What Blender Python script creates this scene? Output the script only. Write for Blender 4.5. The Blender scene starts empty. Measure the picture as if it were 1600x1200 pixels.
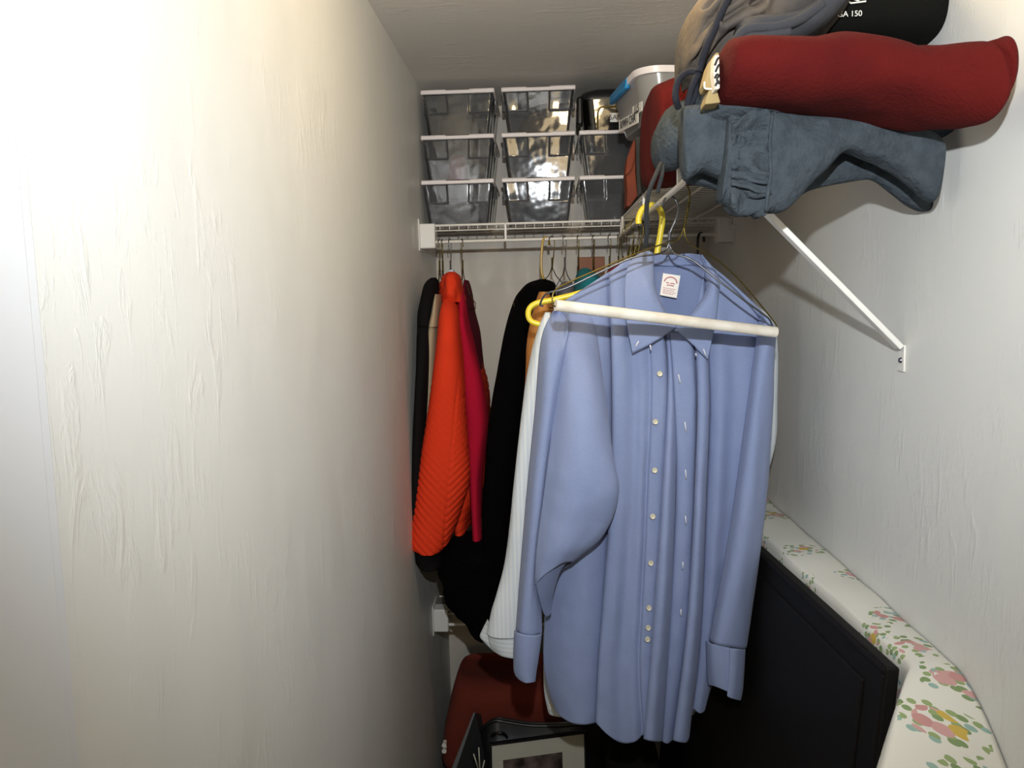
import bpy, bmesh, math, random
from mathutils import Vector, Matrix, noise
random.seed(4)
S = bpy.context.scene
COL = S.collection

# ------------------------------------------------------------------ camera
F = 1220.0
CAMZ = 1.8
CAM = Vector((0, 0, CAMZ))
ROLL = 0.02
cy_ = Vector(((850 - 800) / F, (600 - 470) / F, 1.0)).normalized()      # world Y in (right, up, forward)
cz_ = Vector((-ROLL, 1, 0)); cz_ = (cz_ - cy_ * cz_.dot(cy_)).normalized()
cx_ = Vector((cz_.y * cy_.z - cz_.z * cy_.y, cz_.z * cy_.x - cz_.x * cy_.z, cz_.x * cy_.y - cz_.y * cy_.x))
if cx_.x < 0: cx_ = -cx_
RIGHT = Vector((cx_.x, cy_.x, cz_.x)); UP = Vector((cx_.y, cy_.y, cz_.y)); FWD = Vector((cx_.z, cy_.z, cz_.z))
cd = bpy.data.cameras.new('camera'); cam = bpy.data.objects.new('camera', cd); COL.objects.link(cam)
cam.matrix_world = Matrix(((RIGHT.x, UP.x, -FWD.x, 0), (RIGHT.y, UP.y, -FWD.y, 0), (RIGHT.z, UP.z, -FWD.z, CAMZ), (0, 0, 0, 1)))
cd.sensor_width = 36; cd.lens = F / 1600 * 36; cd.clip_start = 0.02
S.camera = cam
# ------------------------------------------------------------------ light
S.view_settings.view_transform = 'Standard'; S.view_settings.look = 'None'
S.view_settings.exposure = 0.0; S.view_settings.gamma = 1.0; S.view_settings.use_curve_mapping = False
w = bpy.data.worlds.new('world'); S.world = w; w.use_nodes = True
w.node_tree.nodes['Background'].inputs[0].default_value = (1.0, 0.87, 0.70, 1)
w.node_tree.nodes['Background'].inputs[1].default_value = 0.03
fl = bpy.data.lights.new('camera_flash', 'SPOT'); fl.energy = 59; fl.color = (0.93, 0.97, 1.0)
fl.spot_size = math.radians(112); fl.spot_blend = 1.0; fl.shadow_soft_size = 0.012
flash = bpy.data.objects.new('camera_flash', fl); COL.objects.link(flash)
flash.location = (0.02, 0.0, CAMZ + 0.2)
flash.rotation_euler = Vector((-0.02, -1, -0.02)).to_track_quat('Z', 'Y').to_euler()
rl = bpy.data.lights.new('bedroom_lamp', 'AREA'); rl.shape = 'DISK'; rl.size = 0.5; rl.energy = 5; rl.color = (1.0, 0.76, 0.42)
room = bpy.data.objects.new('bedroom_lamp', rl); COL.objects.link(room)
room.location = (0.25, -1.7, 2.15)
room.rotation_euler = Vector((0, -1, 0.05)).to_track_quat('Z', 'Y').to_euler()

bl = bpy.data.lights.new('closet_bulb', 'POINT'); bl.energy = 3.9; bl.color = (1.0, 0.76, 0.42); bl.shadow_soft_size = 0.035
bulb = bpy.data.objects.new('closet_bulb', bl); COL.objects.link(bulb); bulb.location = (0.10, 1.05, CAMZ + 0.535)

# ------------------------------------------------------------------ helpers
def ray(px, py): return RIGHT * ((px - 800) / F) + UP * ((600 - py) / F) + FWD
def W(px, py, D):
    d = ray(px, py); return CAM + d * (D / d.y)
def WX(px, py, X):
    d = ray(px, py); return CAM + d * (X / d.x)
def lin(c):
    c = c / 255.0
    return c / 12.92 if c <= 0.04045 else ((c + 0.055) / 1.055) ** 2.4
def rgb(c): return (lin(c[0]), lin(c[1]), lin(c[2]), 1)

def mat(name, col, rough=0.6, metal=0.0, bump=None, sheen=0.0, vary=None, spec=None, emit=None):
    """col 0-255 sRGB albedo; bump=(scale,strength,distance); vary=(scale, second colour)"""
    m = bpy.data.materials.new(name); m.use_nodes = True
    nt = m.node_tree; b = nt.nodes['Principled BSDF']
    b.inputs['Base Color'].default_value = rgb(col); b.inputs['Roughness'].default_value = rough
    b.inputs['Metallic'].default_value = metal
    if spec is not None: b.inputs['Specular IOR Level'].default_value = spec
    if sheen: b.inputs['Sheen Weight'].default_value = sheen; b.inputs['Sheen Roughness'].default_value = 0.5
    tc = nt.nodes.new('ShaderNodeTexCoord')
    if vary:
        n = nt.nodes.new('ShaderNodeTexNoise'); n.inputs['Scale'].default_value = vary[0]; n.inputs['Detail'].default_value = 5
        nt.links.new(tc.outputs['Object'], n.inputs['Vector'])
        mx = nt.nodes.new('ShaderNodeMix'); mx.data_type = 'RGBA'
        mx.inputs['A'].default_value = rgb(col); mx.inputs['B'].default_value = rgb(vary[1])
        rp = nt.nodes.new('ShaderNodeValToRGB'); rp.color_ramp.elements[0].position = 0.38; rp.color_ramp.elements[1].position = 0.62
        nt.links.new(n.outputs['Fac'], rp.inputs[0]); nt.links.new(rp.outputs[0], mx.inputs['Factor'])
        nt.links.new(mx.outputs['Result'], b.inputs['Base Color'])
    if bump:
        n = nt.nodes.new('ShaderNodeTexNoise'); n.inputs['Scale'].default_value = bump[0]; n.inputs['Detail'].default_value = 4
        nt.links.new(tc.outputs['Object'], n.inputs['Vector'])
        bp = nt.nodes.new('ShaderNodeBump'); bp.inputs['Strength'].default_value = bump[1]; bp.inputs['Distance'].default_value = bump[2]
        nt.links.new(n.outputs['Fac'], bp.inputs['Height']); nt.links.new(bp.outputs[0], b.inputs['Normal'])
    return m

def plaster(name, col, axis_scale):
    """hand-trowelled plaster: sparse streaks and ridges of relief"""
    m = bpy.data.materials.new(name); m.use_nodes = True
    nt = m.node_tree; L = nt.links; b = nt.nodes['Principled BSDF']
    b.inputs['Base Color'].default_value = rgb(col); b.inputs['Roughness'].default_value = 0.48
    tc = nt.nodes.new('ShaderNodeTexCoord')
    def streak(sc, rot, scale, lo, hi, dist):
        mp = nt.nodes.new('ShaderNodeMapping'); mp.inputs['Scale'].default_value = sc; mp.inputs['Rotation'].default_value = rot
        L.new(tc.outputs['Object'], mp.inputs[0])
        n = nt.nodes.new('ShaderNodeTexNoise'); n.inputs['Scale'].default_value = scale; n.inputs['Detail'].default_value = 6
        n.inputs['Roughness'].default_value = 0.6; n.inputs['Distortion'].default_value = dist
        L.new(mp.outputs[0], n.inputs['Vector'])
        r = nt.nodes.new('ShaderNodeMapRange'); r.inputs['From Min'].default_value = lo; r.inputs['From Max'].default_value = hi
        L.new(n.outputs['Fac'], r.inputs[0]); return r.outputs[0]
    def math_(op, a, bb):
        n = nt.nodes.new('ShaderNodeMath'); n.operation = op
        for i, v in enumerate((a, bb)):
            if isinstance(v, (int, float)): n.inputs[i].default_value = v
            else: L.new(v, n.inputs[i])
        return n.outputs[0]
    lump = streak((1, 1, 1), (0, 0, 0), 6, 0.2, 0.8, 0.2)
    grit = streak((1, 1, 1), (0, 0, 0), 160, 0.2, 0.8, 0.0)
    h = math_('MULTIPLY', lump, 0.6)
    for rot, off, sc in (((0.45, 0.1, 0.5), 5.1, 6), ((-0.28, 0.1, -0.4), 3.7, 9), ((0.1, 0.1, 0.1), 4.4, 13)):
        fine = streak(axis_scale, rot, sc, 0.54, 0.70, 0.9)
        mask = streak((1, 1, 1), (off, off, off), off, 0.52, 0.64, 0.5)
        h = math_('ADD', h, math_('MULTIPLY', fine, mask))
    gm = streak((2.2, 2.2, 0.8), (0.3, 0.1, 0.2), 5.0, 0.45, 0.65, 0.8)
    L.new(math_('SUBTRACT', 0.58, math_('MULTIPLY', gm, 0.2)), b.inputs['Roughness'])
    h = math_('ADD', h, math_('MULTIPLY', grit, 0.045))
    bp = nt.nodes.new('ShaderNodeBump'); bp.inputs['Strength'].default_value = 0.26; bp.inputs['Distance'].default_value = 0.0035
    L.new(h, bp.inputs['Height']); L.new(bp.outputs[0], b.inputs['Normal'])
    return m

def tag(o, label=None, cat=None, group=None, kind=None):
    if label: o['label'] = label
    if cat: o['category'] = cat
    if group: o['group'] = group
    if kind: o['kind'] = kind
    return o
def thing(name, label, cat, loc, group=None):
    o = bpy.data.objects.new(name, None); COL.objects.link(o); o.location = loc; o.empty_display_size = 0.05
    return tag(o, label, cat, group)

class G:
    def __init__(s): s.v = []; s.f = []
    def add(s, vs, fs):
        k = len(s.v); s.v += [Vector(p) for p in vs]; s.f += [tuple(i + k for i in f) for f in fs]; return s
    def box(s, a, b):
        x0, y0, z0 = a; x1, y1, z1 = b
        return s.add([(x0,y0,z0),(x1,y0,z0),(x1,y1,z0),(x0,y1,z0),(x0,y0,z1),(x1,y0,z1),(x1,y1,z1),(x0,y1,z1)],
                     [(0,3,2,1),(4,5,6,7),(0,1,5,4),(1,2,6,5),(2,3,7,6),(3,0,4,7)])
    def hexa(s, p):          # eight corners, bottom ring then top ring
        return s.add(p, [(0,3,2,1),(4,5,6,7),(0,1,5,4),(1,2,6,5),(2,3,7,6),(3,0,4,7)])
    def tube(s, pts, r, n=8, caps=True, r1=None):
        pts = [Vector(p) for p in pts]; m = len(pts); rings = []
        t0 = (pts[1] - pts[0]).normalized()
        u = t0.orthogonal().normalized()
        for i, p in enumerate(pts):
            t = (pts[min(i+1, m-1)] - pts[max(i-1, 0)]).normalized()
            u = (u - t * u.dot(t)); u = u.normalized() if u.length > 1e-6 else t.orthogonal().normalized()
            vv = t.cross(u); rr = r if r1 is None else r + (r1 - r) * i / (m - 1)
            rings.append([p + (u * math.cos(2*math.pi*k/n) + vv * math.sin(2*math.pi*k/n)) * rr for k in range(n)])
        vs = [q for g in rings for q in g]; fs = []
        for i in range(m-1):
            for k in range(n):
                a = i*n+k; b = i*n+(k+1) % n; fs.append((a, b, b+n, a+n))
        if caps: fs.append(tuple(range(n-1, -1, -1))); fs.append(tuple(range((m-1)*n, m*n)))
        return s.add(vs, fs)

def build(name, g, m, parent=None, smooth=True, bevel=0, bseg=2, solid=0, angle=40):
    me = bpy.data.meshes.new(name)
    if parent is not None: org = parent.matrix_world_cache if hasattr(parent, 'matrix_world_cache') else wloc(parent)
    else:
        xs = [p.x for p in g.v]; ys = [p.y for p in g.v]; zs = [p.z for p in g.v]
        org = Vector(((min(xs)+max(xs))/2, (min(ys)+max(ys))/2, min(zs)))
    me.from_pydata([tuple(p - org) for p in g.v], [], g.f); me.update()
    if smooth:
        me.shade_smooth()
        if angle < 180: me.set_sharp_from_angle(angle=math.radians(angle))
    me.materials.append(m)
    o = bpy.data.objects.new(name, me); COL.objects.link(o)
    if parent is not None: o.parent = parent
    else: o.location = org
    if bevel:
        md = o.modifiers.new('bevel', 'BEVEL'); md.width = bevel; md.segments = bseg; md.limit_method = 'ANGLE'
    if solid:
        md = o.modifiers.new('solid', 'SOLIDIFY'); md.thickness = solid; md.offset = 0
    return o
def wloc(o):
    p = Vector((0, 0, 0))
    while o is not None: p += o.location; o = o.parent
    return p

def cr(pts, n):
    """Catmull-Rom through tuples, n samples, uniform in control index"""
    m = len(pts); out = []
    if m == 1: return [tuple(pts[0])] * n
    for i in range(n):
        t = i / (n-1) * (m-1); k = min(int(t), m-2); u = t - k
        p0 = pts[max(k-1, 0)]; p1 = pts[k]; p2 = pts[k+1]; p3 = pts[min(k+2, m-1)]
        out.append(tuple(0.5*((2*b)+(-a+c)*u+(2*a-5*b+4*c-d)*u*u+(-a+3*b-3*c+d)*u**3) for a, b, c, d in zip(p0, p1, p2, p3)))
    return out
def smooth_pts(pts, k=6): return [Vector(p) for p in cr([tuple(p) for p in pts], (len(pts)-1)*k+1)]

def nz(p, s, sz=1.0, seed=0.0): return noise.noise(Vector((p.x*s+seed, p.y*s+seed*1.7, p.z*s*sz-seed)))

def loft(secs, D, b, vertical=True, n=44, sub=6, pw=2.4, wr=(0.004, 18, 0.3), wr2=None, disp=None, seed=0.0, caps=True):
    """closed soft body. vertical: secs (py, xl, xr[, dD[, b]]); else secs (px, yt, yb[, dD[, b]])"""
    rows = [tuple(r) + ((0.0,) if len(r) < 4 else ()) for r in secs]
    rows = [r + ((b,) if len(r) < 5 else ()) for r in rows]
    rr = cr(rows, (len(rows)-1)*sub+1); g = G(); vs = []
    N = len(rr)
    for ri, (q, lo, hi, dd, bb) in enumerate(rr):
        if vertical: a = W(lo, q, D+dd); c = W(hi, q, D+dd)
        else: a = W(q, lo, D+dd); c = W(q, hi, D+dd)
        ce = (a + c) / 2; A = (c - a) / 2
        for k in range(n):
            t = 2*math.pi*k/n; cs, sn = math.cos(t), math.sin(t)
            x = math.copysign(abs(cs)**(2/pw), cs); y = math.copysign(abs(sn)**(2/pw), sn)
            P = ce + A*x + Vector((0, -bb*y, 0))
            out = (A.normalized()*cs + Vector((0, -1, 0))*sn)
            am = wr[0]*nz(P, wr[1], wr[2], seed)
            if wr2: am += wr2[0]*nz(P, wr2[1], wr2[2], seed+5)
            if disp:
                if vertical: am += disp(lo + (hi-lo)*(x+1)/2, q, sn)
                else: am += disp(q, lo + (hi-lo)*(x+1)/2, sn)
            vs.append(P + out*am)
    fs = []
    for i in range(N-1):
        for k in range(n):
            p = i*n+k; r = i*n+(k+1) % n; fs.append((p, r, r+n, p+n))
    if caps:
        for i, base in ((0, 0), (1, (N-1)*n)):
            cen = sum((vs[base+k] for k in range(n)), Vector())/n; vs.append(cen); ci = len(vs)-1
            for k in range(n):
                t = (base+k, base+(k+1) % n, ci); fs.append(t if i else t[::-1])
    return g.add(vs, fs)

def sheet(cols, D, nv=60, sub=5, closed=False, wr=(0.0, 1, 1), wr2=None, seed=0.0, g=None):
    """cloth from pixel columns, each a list of (px, py, d) top to hem; d = metres behind D"""
    g = g or G()
    C = [cr([tuple(p) for p in c], nv) for c in cols]
    if closed: C = C + [C[0]]
    grid = []
    for j in range(nv):
        grid.append(cr([c[j] for c in C], (len(C)-1)*sub+1))
    nu = len(grid[0]); vs = []
    for j in range(nv):
        for (px, py, d) in grid[j]:
            P = W(px, py, D+d)
            am = wr[0]*nz(P, wr[1], wr[2], seed)
            if wr2: am += wr2[0]*nz(P, wr2[1], wr2[2], seed+3)
            P.y += am; vs.append(P)
    fs = [(j*nu+i, j*nu+i+1, (j+1)*nu+i+1, (j+1)*nu+i) for j in range(nv-1) for i in range(nu-1)]
    return g.add(vs, fs)

def wire(name, m, paths, r, parent=None, n=8, k=6):
    g = G()
    for p in paths: g.tube(smooth_pts(p, k), r, n)
    return build(name, g, m, parent, angle=180)
def pxpath(pts, D): return [W(p[0], p[1], D + (p[2] if len(p) > 2 else 0)) for p in pts]

def text_obj(name, body, size, m, parent, origin, xdir, ydir, thick=0.0003):
    cu = bpy.data.curves.new(name, 'FONT'); cu.body = body; cu.size = size; cu.extrude = thick
    cu.align_x = 'CENTER'; cu.align_y = 'CENTER'
    xd = xdir.normalized(); zd = xd.cross(ydir).normalized(); yd = zd.cross(xd)
    tmp = bpy.data.objects.new(name+'_curve', cu); COL.objects.link(tmp)
    me = bpy.data.meshes.new_from_object(tmp.evaluated_get(bpy.context.evaluated_depsgraph_get()))
    bpy.data.objects.remove(tmp); me.materials.clear(); me.materials.append(m)
    o = bpy.data.objects.new(name, me); COL.objects.link(o)
    o.parent = parent; o.matrix_local = Matrix.Translation(origin + zd*0.0012 - wloc(parent)) @ Matrix((xd, yd, zd)).transposed().to_4x4()
    return o
def card(name, m, parent, c4, thick=0.001):
    """thin flat card from four corners TL TR BR BL (world)"""
    n = (c4[1]-c4[0]).cross(c4[3]-c4[0]).normalized()*thick
    g = G().hexa([c4[3], c4[2], c4[2]+n, c4[3]+n, c4[0], c4[1], c4[1]+n, c4[0]+n])
    return build(name, g, m, parent, smooth=False)

# ------------------------------------------------------------------ materials
M = {}
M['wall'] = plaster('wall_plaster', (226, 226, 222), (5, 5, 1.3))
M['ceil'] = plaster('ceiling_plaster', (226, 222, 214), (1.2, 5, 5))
M['wall_dim'] = plaster('back_wall_dimmed_plaster', (208, 200, 188), (5, 5, 1.3))  # darker, warmer copy of the wall plaster; dimmer light put into its colour
M['trim'] = mat('painted_trim', (224, 226, 230), 0.4, bump=(14, 0.15, 0.002))
M['floor'] = mat('carpet', (120, 108, 95), 0.95, bump=(300, 0.6, 0.004))
M['white_wire'] = mat('white_vinyl_wire', (228, 224, 216), 0.35)
M['white_plastic'] = mat('white_plastic', (232, 230, 224), 0.4)
M['lid'] = mat('bin_lid', (236, 228, 226), 0.35)
M['brass'] = mat('brass_wire', (112, 98, 52), 0.34, 1.0)
M['steel'] = mat('steel_wire', (120, 121, 124), 0.4, 1.0)
M['black_plastic'] = mat('black_plastic', (22, 22, 24), 0.3)
M['yellow'] = mat('yellow_plastic', (236, 212, 58), 0.3)
M['amber'] = mat('amber_plastic', (200, 168, 90), 0.25)
M['paper'] = mat('paper_tube', (232, 226, 214), 0.7, bump=(60, 0.15, 0.001), vary=(25, (216, 206, 190)))

def weave(name, base, dark):
    """oxford cloth: fine two-tone weave"""
    m = mat(name, base, 0.85, sheen=0.08); nt = m.node_tree; b = nt.nodes['Principled BSDF']; L = nt.links
    tc = nt.nodes.new('ShaderNodeTexCoord'); mp = nt.nodes.new('ShaderNodeMapping'); mp.inputs['Scale'].default_value = (60, 60, 380)
    L.new(tc.outputs['Object'], mp.inputs[0])
    n1 = nt.nodes.new('ShaderNodeTexNoise'); n1.inputs['Scale'].default_value = 4; L.new(mp.outputs[0], n1.inputs['Vector'])
    mx = nt.nodes.new('ShaderNodeMix'); mx.data_type = 'RGBA'; mx.inputs['A'].default_value = rgb(base); mx.inputs['B'].default_value = rgb(dark)
    L.new(n1.outputs['Fac'], mx.inputs['Factor']); L.new(mx.outputs['Result'], b.inputs['Base Color'])
    n2 = nt.nodes.new('ShaderNodeTexNoise'); n2.inputs['Scale'].default_value = 26; n2.inputs['Detail'].default_value = 3; L.new(tc.outputs['Object'], n2.inputs['Vector'])
    bp = nt.nodes.new('ShaderNodeBump'); bp.inputs['Strength'].default_value = 0.25; bp.inputs['Distance'].default_value = 0.004
    L.new(n2.outputs['Fac'], bp.inputs['Height']); L.new(bp.outputs[0], b.inputs['Normal'])
    return m
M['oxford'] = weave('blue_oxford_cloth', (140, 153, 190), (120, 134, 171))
M['oxford_shade'] = weave('blue_oxford_shaded', (128, 141, 178), (108, 122, 160))  # same blue cloth toned down; shade inside neck and sleeve fold is painted in

def stripes(name, base, line, freq, vert=False, wdt=0.5):
    m = mat(name, base, 0.85); nt = m.node_tree; b = nt.nodes['Principled BSDF']; L = nt.links
    tc = nt.nodes.new('ShaderNodeTexCoord'); sp = nt.nodes.new('ShaderNodeSeparateXYZ'); L.new(tc.outputs['Object'], sp.inputs[0])
    mu = nt.nodes.new('ShaderNodeMath'); mu.operation = 'MULTIPLY'; mu.inputs[1].default_value = freq
    L.new(sp.outputs['X' if vert else 'Z'], mu.inputs[0])
    fr = nt.nodes.new('ShaderNodeMath'); fr.operation = 'FRACT'; L.new(mu.outputs[0], fr.inputs[0])
    gt = nt.nodes.new('ShaderNodeMath'); gt.operation = 'GREATER_THAN'; gt.inputs[1].default_value = wdt; L.new(fr.outputs[0], gt.inputs[0])
    mx = nt.nodes.new('ShaderNodeMix'); mx.data_type = 'RGBA'; mx.inputs['A'].default_value = rgb(base); mx.inputs['B'].default_value = rgb(line)
    L.new(gt.outputs[0], mx.inputs['Factor']); L.new(mx.outputs['Result'], b.inputs['Base Color'])
    return m
M['white_stripe'] = stripes('white_striped_cotton', (216, 220, 222), (203, 211, 218), 120, True)
M['white_cuff'] = stripes('white_striped_cuff', (216, 220, 222), (200, 208, 214), 110)

def clear(name, tint, rough=0.06, body=(70, 72, 76), mixd=0.25):
    m = bpy.data.materials.new(name); m.use_nodes = True; nt = m.node_tree; L = nt.links
    nt.nodes.remove(nt.nodes['Principled BSDF'])
    tr = nt.nodes.new('ShaderNodeBsdfTransparent'); tr.inputs[0].default_value = rgb(tint)
    df = nt.nodes.new('ShaderNodeBsdfDiffuse'); df.inputs[0].default_value = rgb(body)
    gl = nt.nodes.new('ShaderNodeBsdfGlossy'); gl.inputs[0].default_value = (1, 1, 1, 1); gl.inputs['Roughness'].default_value = rough
    m1 = nt.nodes.new('ShaderNodeMixShader'); m1.inputs[0].default_value = mixd
    L.new(tr.outputs[0], m1.inputs[1]); L.new(df.outputs[0], m1.inputs[2])
    fr = nt.nodes.new('ShaderNodeFresnel'); fr.inputs[0].default_value = 1.6
    tc = nt.nodes.new('ShaderNodeTexCoord'); n = nt.nodes.new('ShaderNodeTexNoise'); n.inputs['Scale'].default_value = 16
    L.new(tc.outputs['Object'], n.inputs['Vector'])
    bp = nt.nodes.new('ShaderNodeBump'); bp.inputs['Strength'].default_value = 0.35; bp.inputs['Distance'].default_value = 0.004
    L.new(n.outputs['Fac'], bp.inputs['Height']); L.new(bp.outputs[0], gl.inputs['Normal'])
    m2 = nt.nodes.new('ShaderNodeMixShader'); L.new(fr.outputs[0], m2.inputs[0]); L.new(m1.outputs[0], m2.inputs[1]); L.new(gl.outputs[0], m2.inputs[2])
    L.new(m2.outputs[0], nt.nodes['Material Output'].inputs[0])
    return m
M['smoke'] = clear('smoky_clear_plastic', (205, 205, 208), 0.07, (128, 130, 134), 0.24)
M['frost'] = clear('frosted_plastic', (190, 190, 192), 0.2, (175, 172, 168), 0.65)

# ------------------------------------------------------------------ room shell
XL, XR, YB, ZC, Y0 = -0.33, 0.504, 2.43, CAMZ + 0.588, -0.35
def wallbox(name, a, b, m):
    o = build(name, G().box(a, b), m, smooth=False); o['kind'] = 'structure'; return o
wallbox('wall_left', (XL-0.1, Y0, 0), (XL, YB+0.1, ZC), M['wall'])
wallbox('wall_right', (XR, Y0, 0), (XR+0.1, YB+0.1, ZC), M['wall'])
wallbox('wall_back', (XL, YB, 0), (XR, YB+0.1, ZC), M['wall_dim'])
wallbox('floor', (XL-0.1, Y0, -0.06), (XR+0.1, YB+0.1, 0), M['floor'])
wallbox('ceiling', (XL-0.1, Y0, ZC), (XR+0.1, YB+0.1, ZC+0.06), M['ceil'])
# door casing on the near end of the left wall
ye = WX(78, 720, XL).y
tr = build('trim_1', G().box((XL, Y0, 0), (XL+0.005, ye-0.012, ZC)).box((XL, ye-0.012, 0), (XL+0.0025, ye, ZC)), M['trim'], bevel=0.002)
tr['kind'] = 'structure'
wallbox('baseboard_back', (XL, YB-0.012, 0), (XR, YB, 0.09), M['trim'])
wallbox('baseboard_left', (XL, ye, 0), (XL+0.012, YB-0.012, 0.09), M['trim'])

# ------------------------------------------------------------------ wire shelves
ZS = CAMZ + 0.2075
YF = 2.12
XF = 0.207
def shelf(name, label, kind):
    if kind == 'back': z, x0, x1 = ZS, XL+0.004, XR-0.004
    else: z, x0, x1 = CAMZ-0.86, XL+0.004, XR-0.004
    t = thing(name, label, 'shelf', (0.08, YF+0.15, z-0.05))
    g = G(); y = YF
    n = int((x1-x0)/0.0254)
    for i in range(1, n):
        x = x0 + i*0.0254; g.tube([(x, YF, z+0.002), (x, YB-0.006, z+0.002)], 0.0014, 5)
        g.tube([(x, YF, z+0.002), (x, YF-0.001, z-0.012)], 0.0014, 5)
    o = build('deck_wires', g, M['white_wire'], t, angle=180); o['kind'] = 'stuff'
    build('front_rail', G().tube([(x0, YF, z), (x1, YF, z)], 0.0034, 10), M['white_wire'], t, angle=60)
    build('lip_rail', G().tube([(x0, YF-0.001, z-0.014), (x1, YF-0.001, z-0.014)], 0.0016, 8), M['white_wire'], t, angle=60)
    build('hang_rod', G().tube([(x0, YF-0.004, z-0.044), (x1, YF-0.004, z-0.044)], 0.0044, 10), M['white_wire'], t, angle=60)
    for yy in (YF+0.1, YF+0.2, YB-0.008):
        build('support_rail', G().tube([(x0, yy, z-0.002), (x1, yy, z-0.002)], 0.0028, 8), M['white_wire'], t, angle=60)
    for x in ((-0.099, XF+0.002) if kind == 'back' else (-0.2, 0.1)):
        build('rod_connector', G().box((x-0.003, YF-0.007, z-0.046), (x+0.003, YF+0.001, z)), M['white_wire'], t, bevel=0.001)
    return t
shelf('wire_shelf', 'white wire shelf across the back wall carrying the clear plastic boxes', 'back')
shelf('wire_shelf', 'low white wire shelf on the back wall beneath the hanging coats', 'low')
# right-hand shelf
YN = 1.03
t = thing('wire_shelf', 'white wire shelf along the brace wall carrying the folded clothes', 'shelf', (0.35, 1.5, ZS-0.05))
g = G(); y = YN
while y < YF-0.01:
    g.tube([(XF, y, ZS+0.003), (XR-0.003, y, ZS+0.003)], 0.0013, 5); g.tube([(XF, y, ZS+0.003), (XF-0.001, y, ZS-0.006)], 0.0013, 5); y += 0.0254
o = build('deck_wires', g, M['white_wire'], t, angle=180); o['kind'] = 'stuff'
build('front_rail', G().tube([(XF, YN, ZS), (XF, YF-0.008, ZS)], 0.0034, 10), M['white_wire'], t, angle=60)
build('hang_rod', G().tube([(XF-0.004, YN, ZS-0.044), (XF-0.004, 1.37, ZS-0.044)], 0.0048, 10), M['white_wire'], t, angle=60)
build('hang_rod', G().tube([(XF-0.004, 1.385, ZS-0.044), (XF-0.004, YF-0.016, ZS-0.044)], 0.0048, 10), M['white_wire'], t, angle=60)
for x in (0.30, 0.40, XR-0.01):
    build('support_rail', G().tube([(x, YN, ZS-0.002), (x, YF-0.006, ZS-0.002)], 0.0028, 8), M['white_wire'], t, angle=60)
for y in (1.19, 1.6, 2.02):
    build('rod_connector', G().box((XF-0.007, y-0.004, ZS-0.044), (XF, y+0.004, ZS)), M['white_wire'], t, bevel=0.001)
# end brackets
def end_bracket(label, side, z, h):
    x0, x1 = (XL, XL+0.043) if side < 0 else (XR-0.043, XR)
    t = thing('shelf_end_bracket', label, 'bracket', ((x0+x1)/2, YF, z))
    build('cover', G().box((x0+0.0, YF-0.016, z-0.064+h), (x1, YF+0.03, z+0.002)), M['white_plastic'], t, bevel=0.004, bseg=3)
    xs = (x0, x0+0.003) if side < 0 else (x1-0.003, x1)
    build('wall_plate', G().box((xs[0], YF-0.026, z-0.07+h), (xs[1], YF+0.06, z+0.014)), M['white_plastic'], t, bevel=0.001)
end_bracket('white end bracket of the upper wire shelf against the long plain wall', -1, ZS+0.003, 0)
end_bracket('white end bracket in the shadowed corner under the folded clothes', 1, ZS-0.002, 0)
end_bracket('white end bracket of the low wire shelf beside the long plain wall', -1, CAMZ-0.858, 0)
# diagonal brace
b0 = WX(1407, 543, XR-0.004); yb = b0.y
t = thing('shelf_brace', 'white diagonal metal brace screwed to the wall under the folded clothes', 'brace', (XR, yb, b0.z-0.05))
bt = Vector((XF+0.02, yb, ZS-0.006))
dirv = (bt - Vector((XR-0.004, yb, b0.z))).normalized(); nn = dirv.cross(Vector((0, 1, 0)))
p0 = Vector((XR-0.005, yb, b0.z))
hw, hd = 0.0095, 0.004
ring = lambda p: [p - nn*hd - Vector((0, hw, 0)), p + nn*hd - Vector((0, hw, 0)), p + nn*hd + Vector((0, hw, 0)), p - nn*hd + Vector((0, hw, 0))]
build('strut', G().hexa(ring(p0) + ring(bt)), M['white_plastic'], t, smooth=False, bevel=0.0015)
build('foot_plate', G().box((XR-0.003, yb-0.009, b0.z-0.034), (XR, yb+0.009, b0.z+0.004)), M['white_plastic'], t, bevel=0.001)
g = G().tube([(XR-0.0030, yb, b0.z-0.018), (XR-0.0055, yb, b0.z-0.018)], 0.0042, 12, r1=0.003)
build('screw', g, M['steel'], t)
# small wall clip
c = WX(1149, 353, XR)
build('wall_clip', G().box((XR-0.012, c.y-0.006, c.z-0.008), (XR, c.y+0.006, c.z+0.004)).tube([(XR-0.014, c.y-0.004, c.z+0.006), (XR-0.014, c.y+0.004, c.z+0.006)], 0.004, 8), M['white_plastic'], bevel=0.001)
tag(bpy.data.objects['wall_clip'], 'tiny white shelf clip on the wall next to the shadowed end bracket', 'clip')

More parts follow.
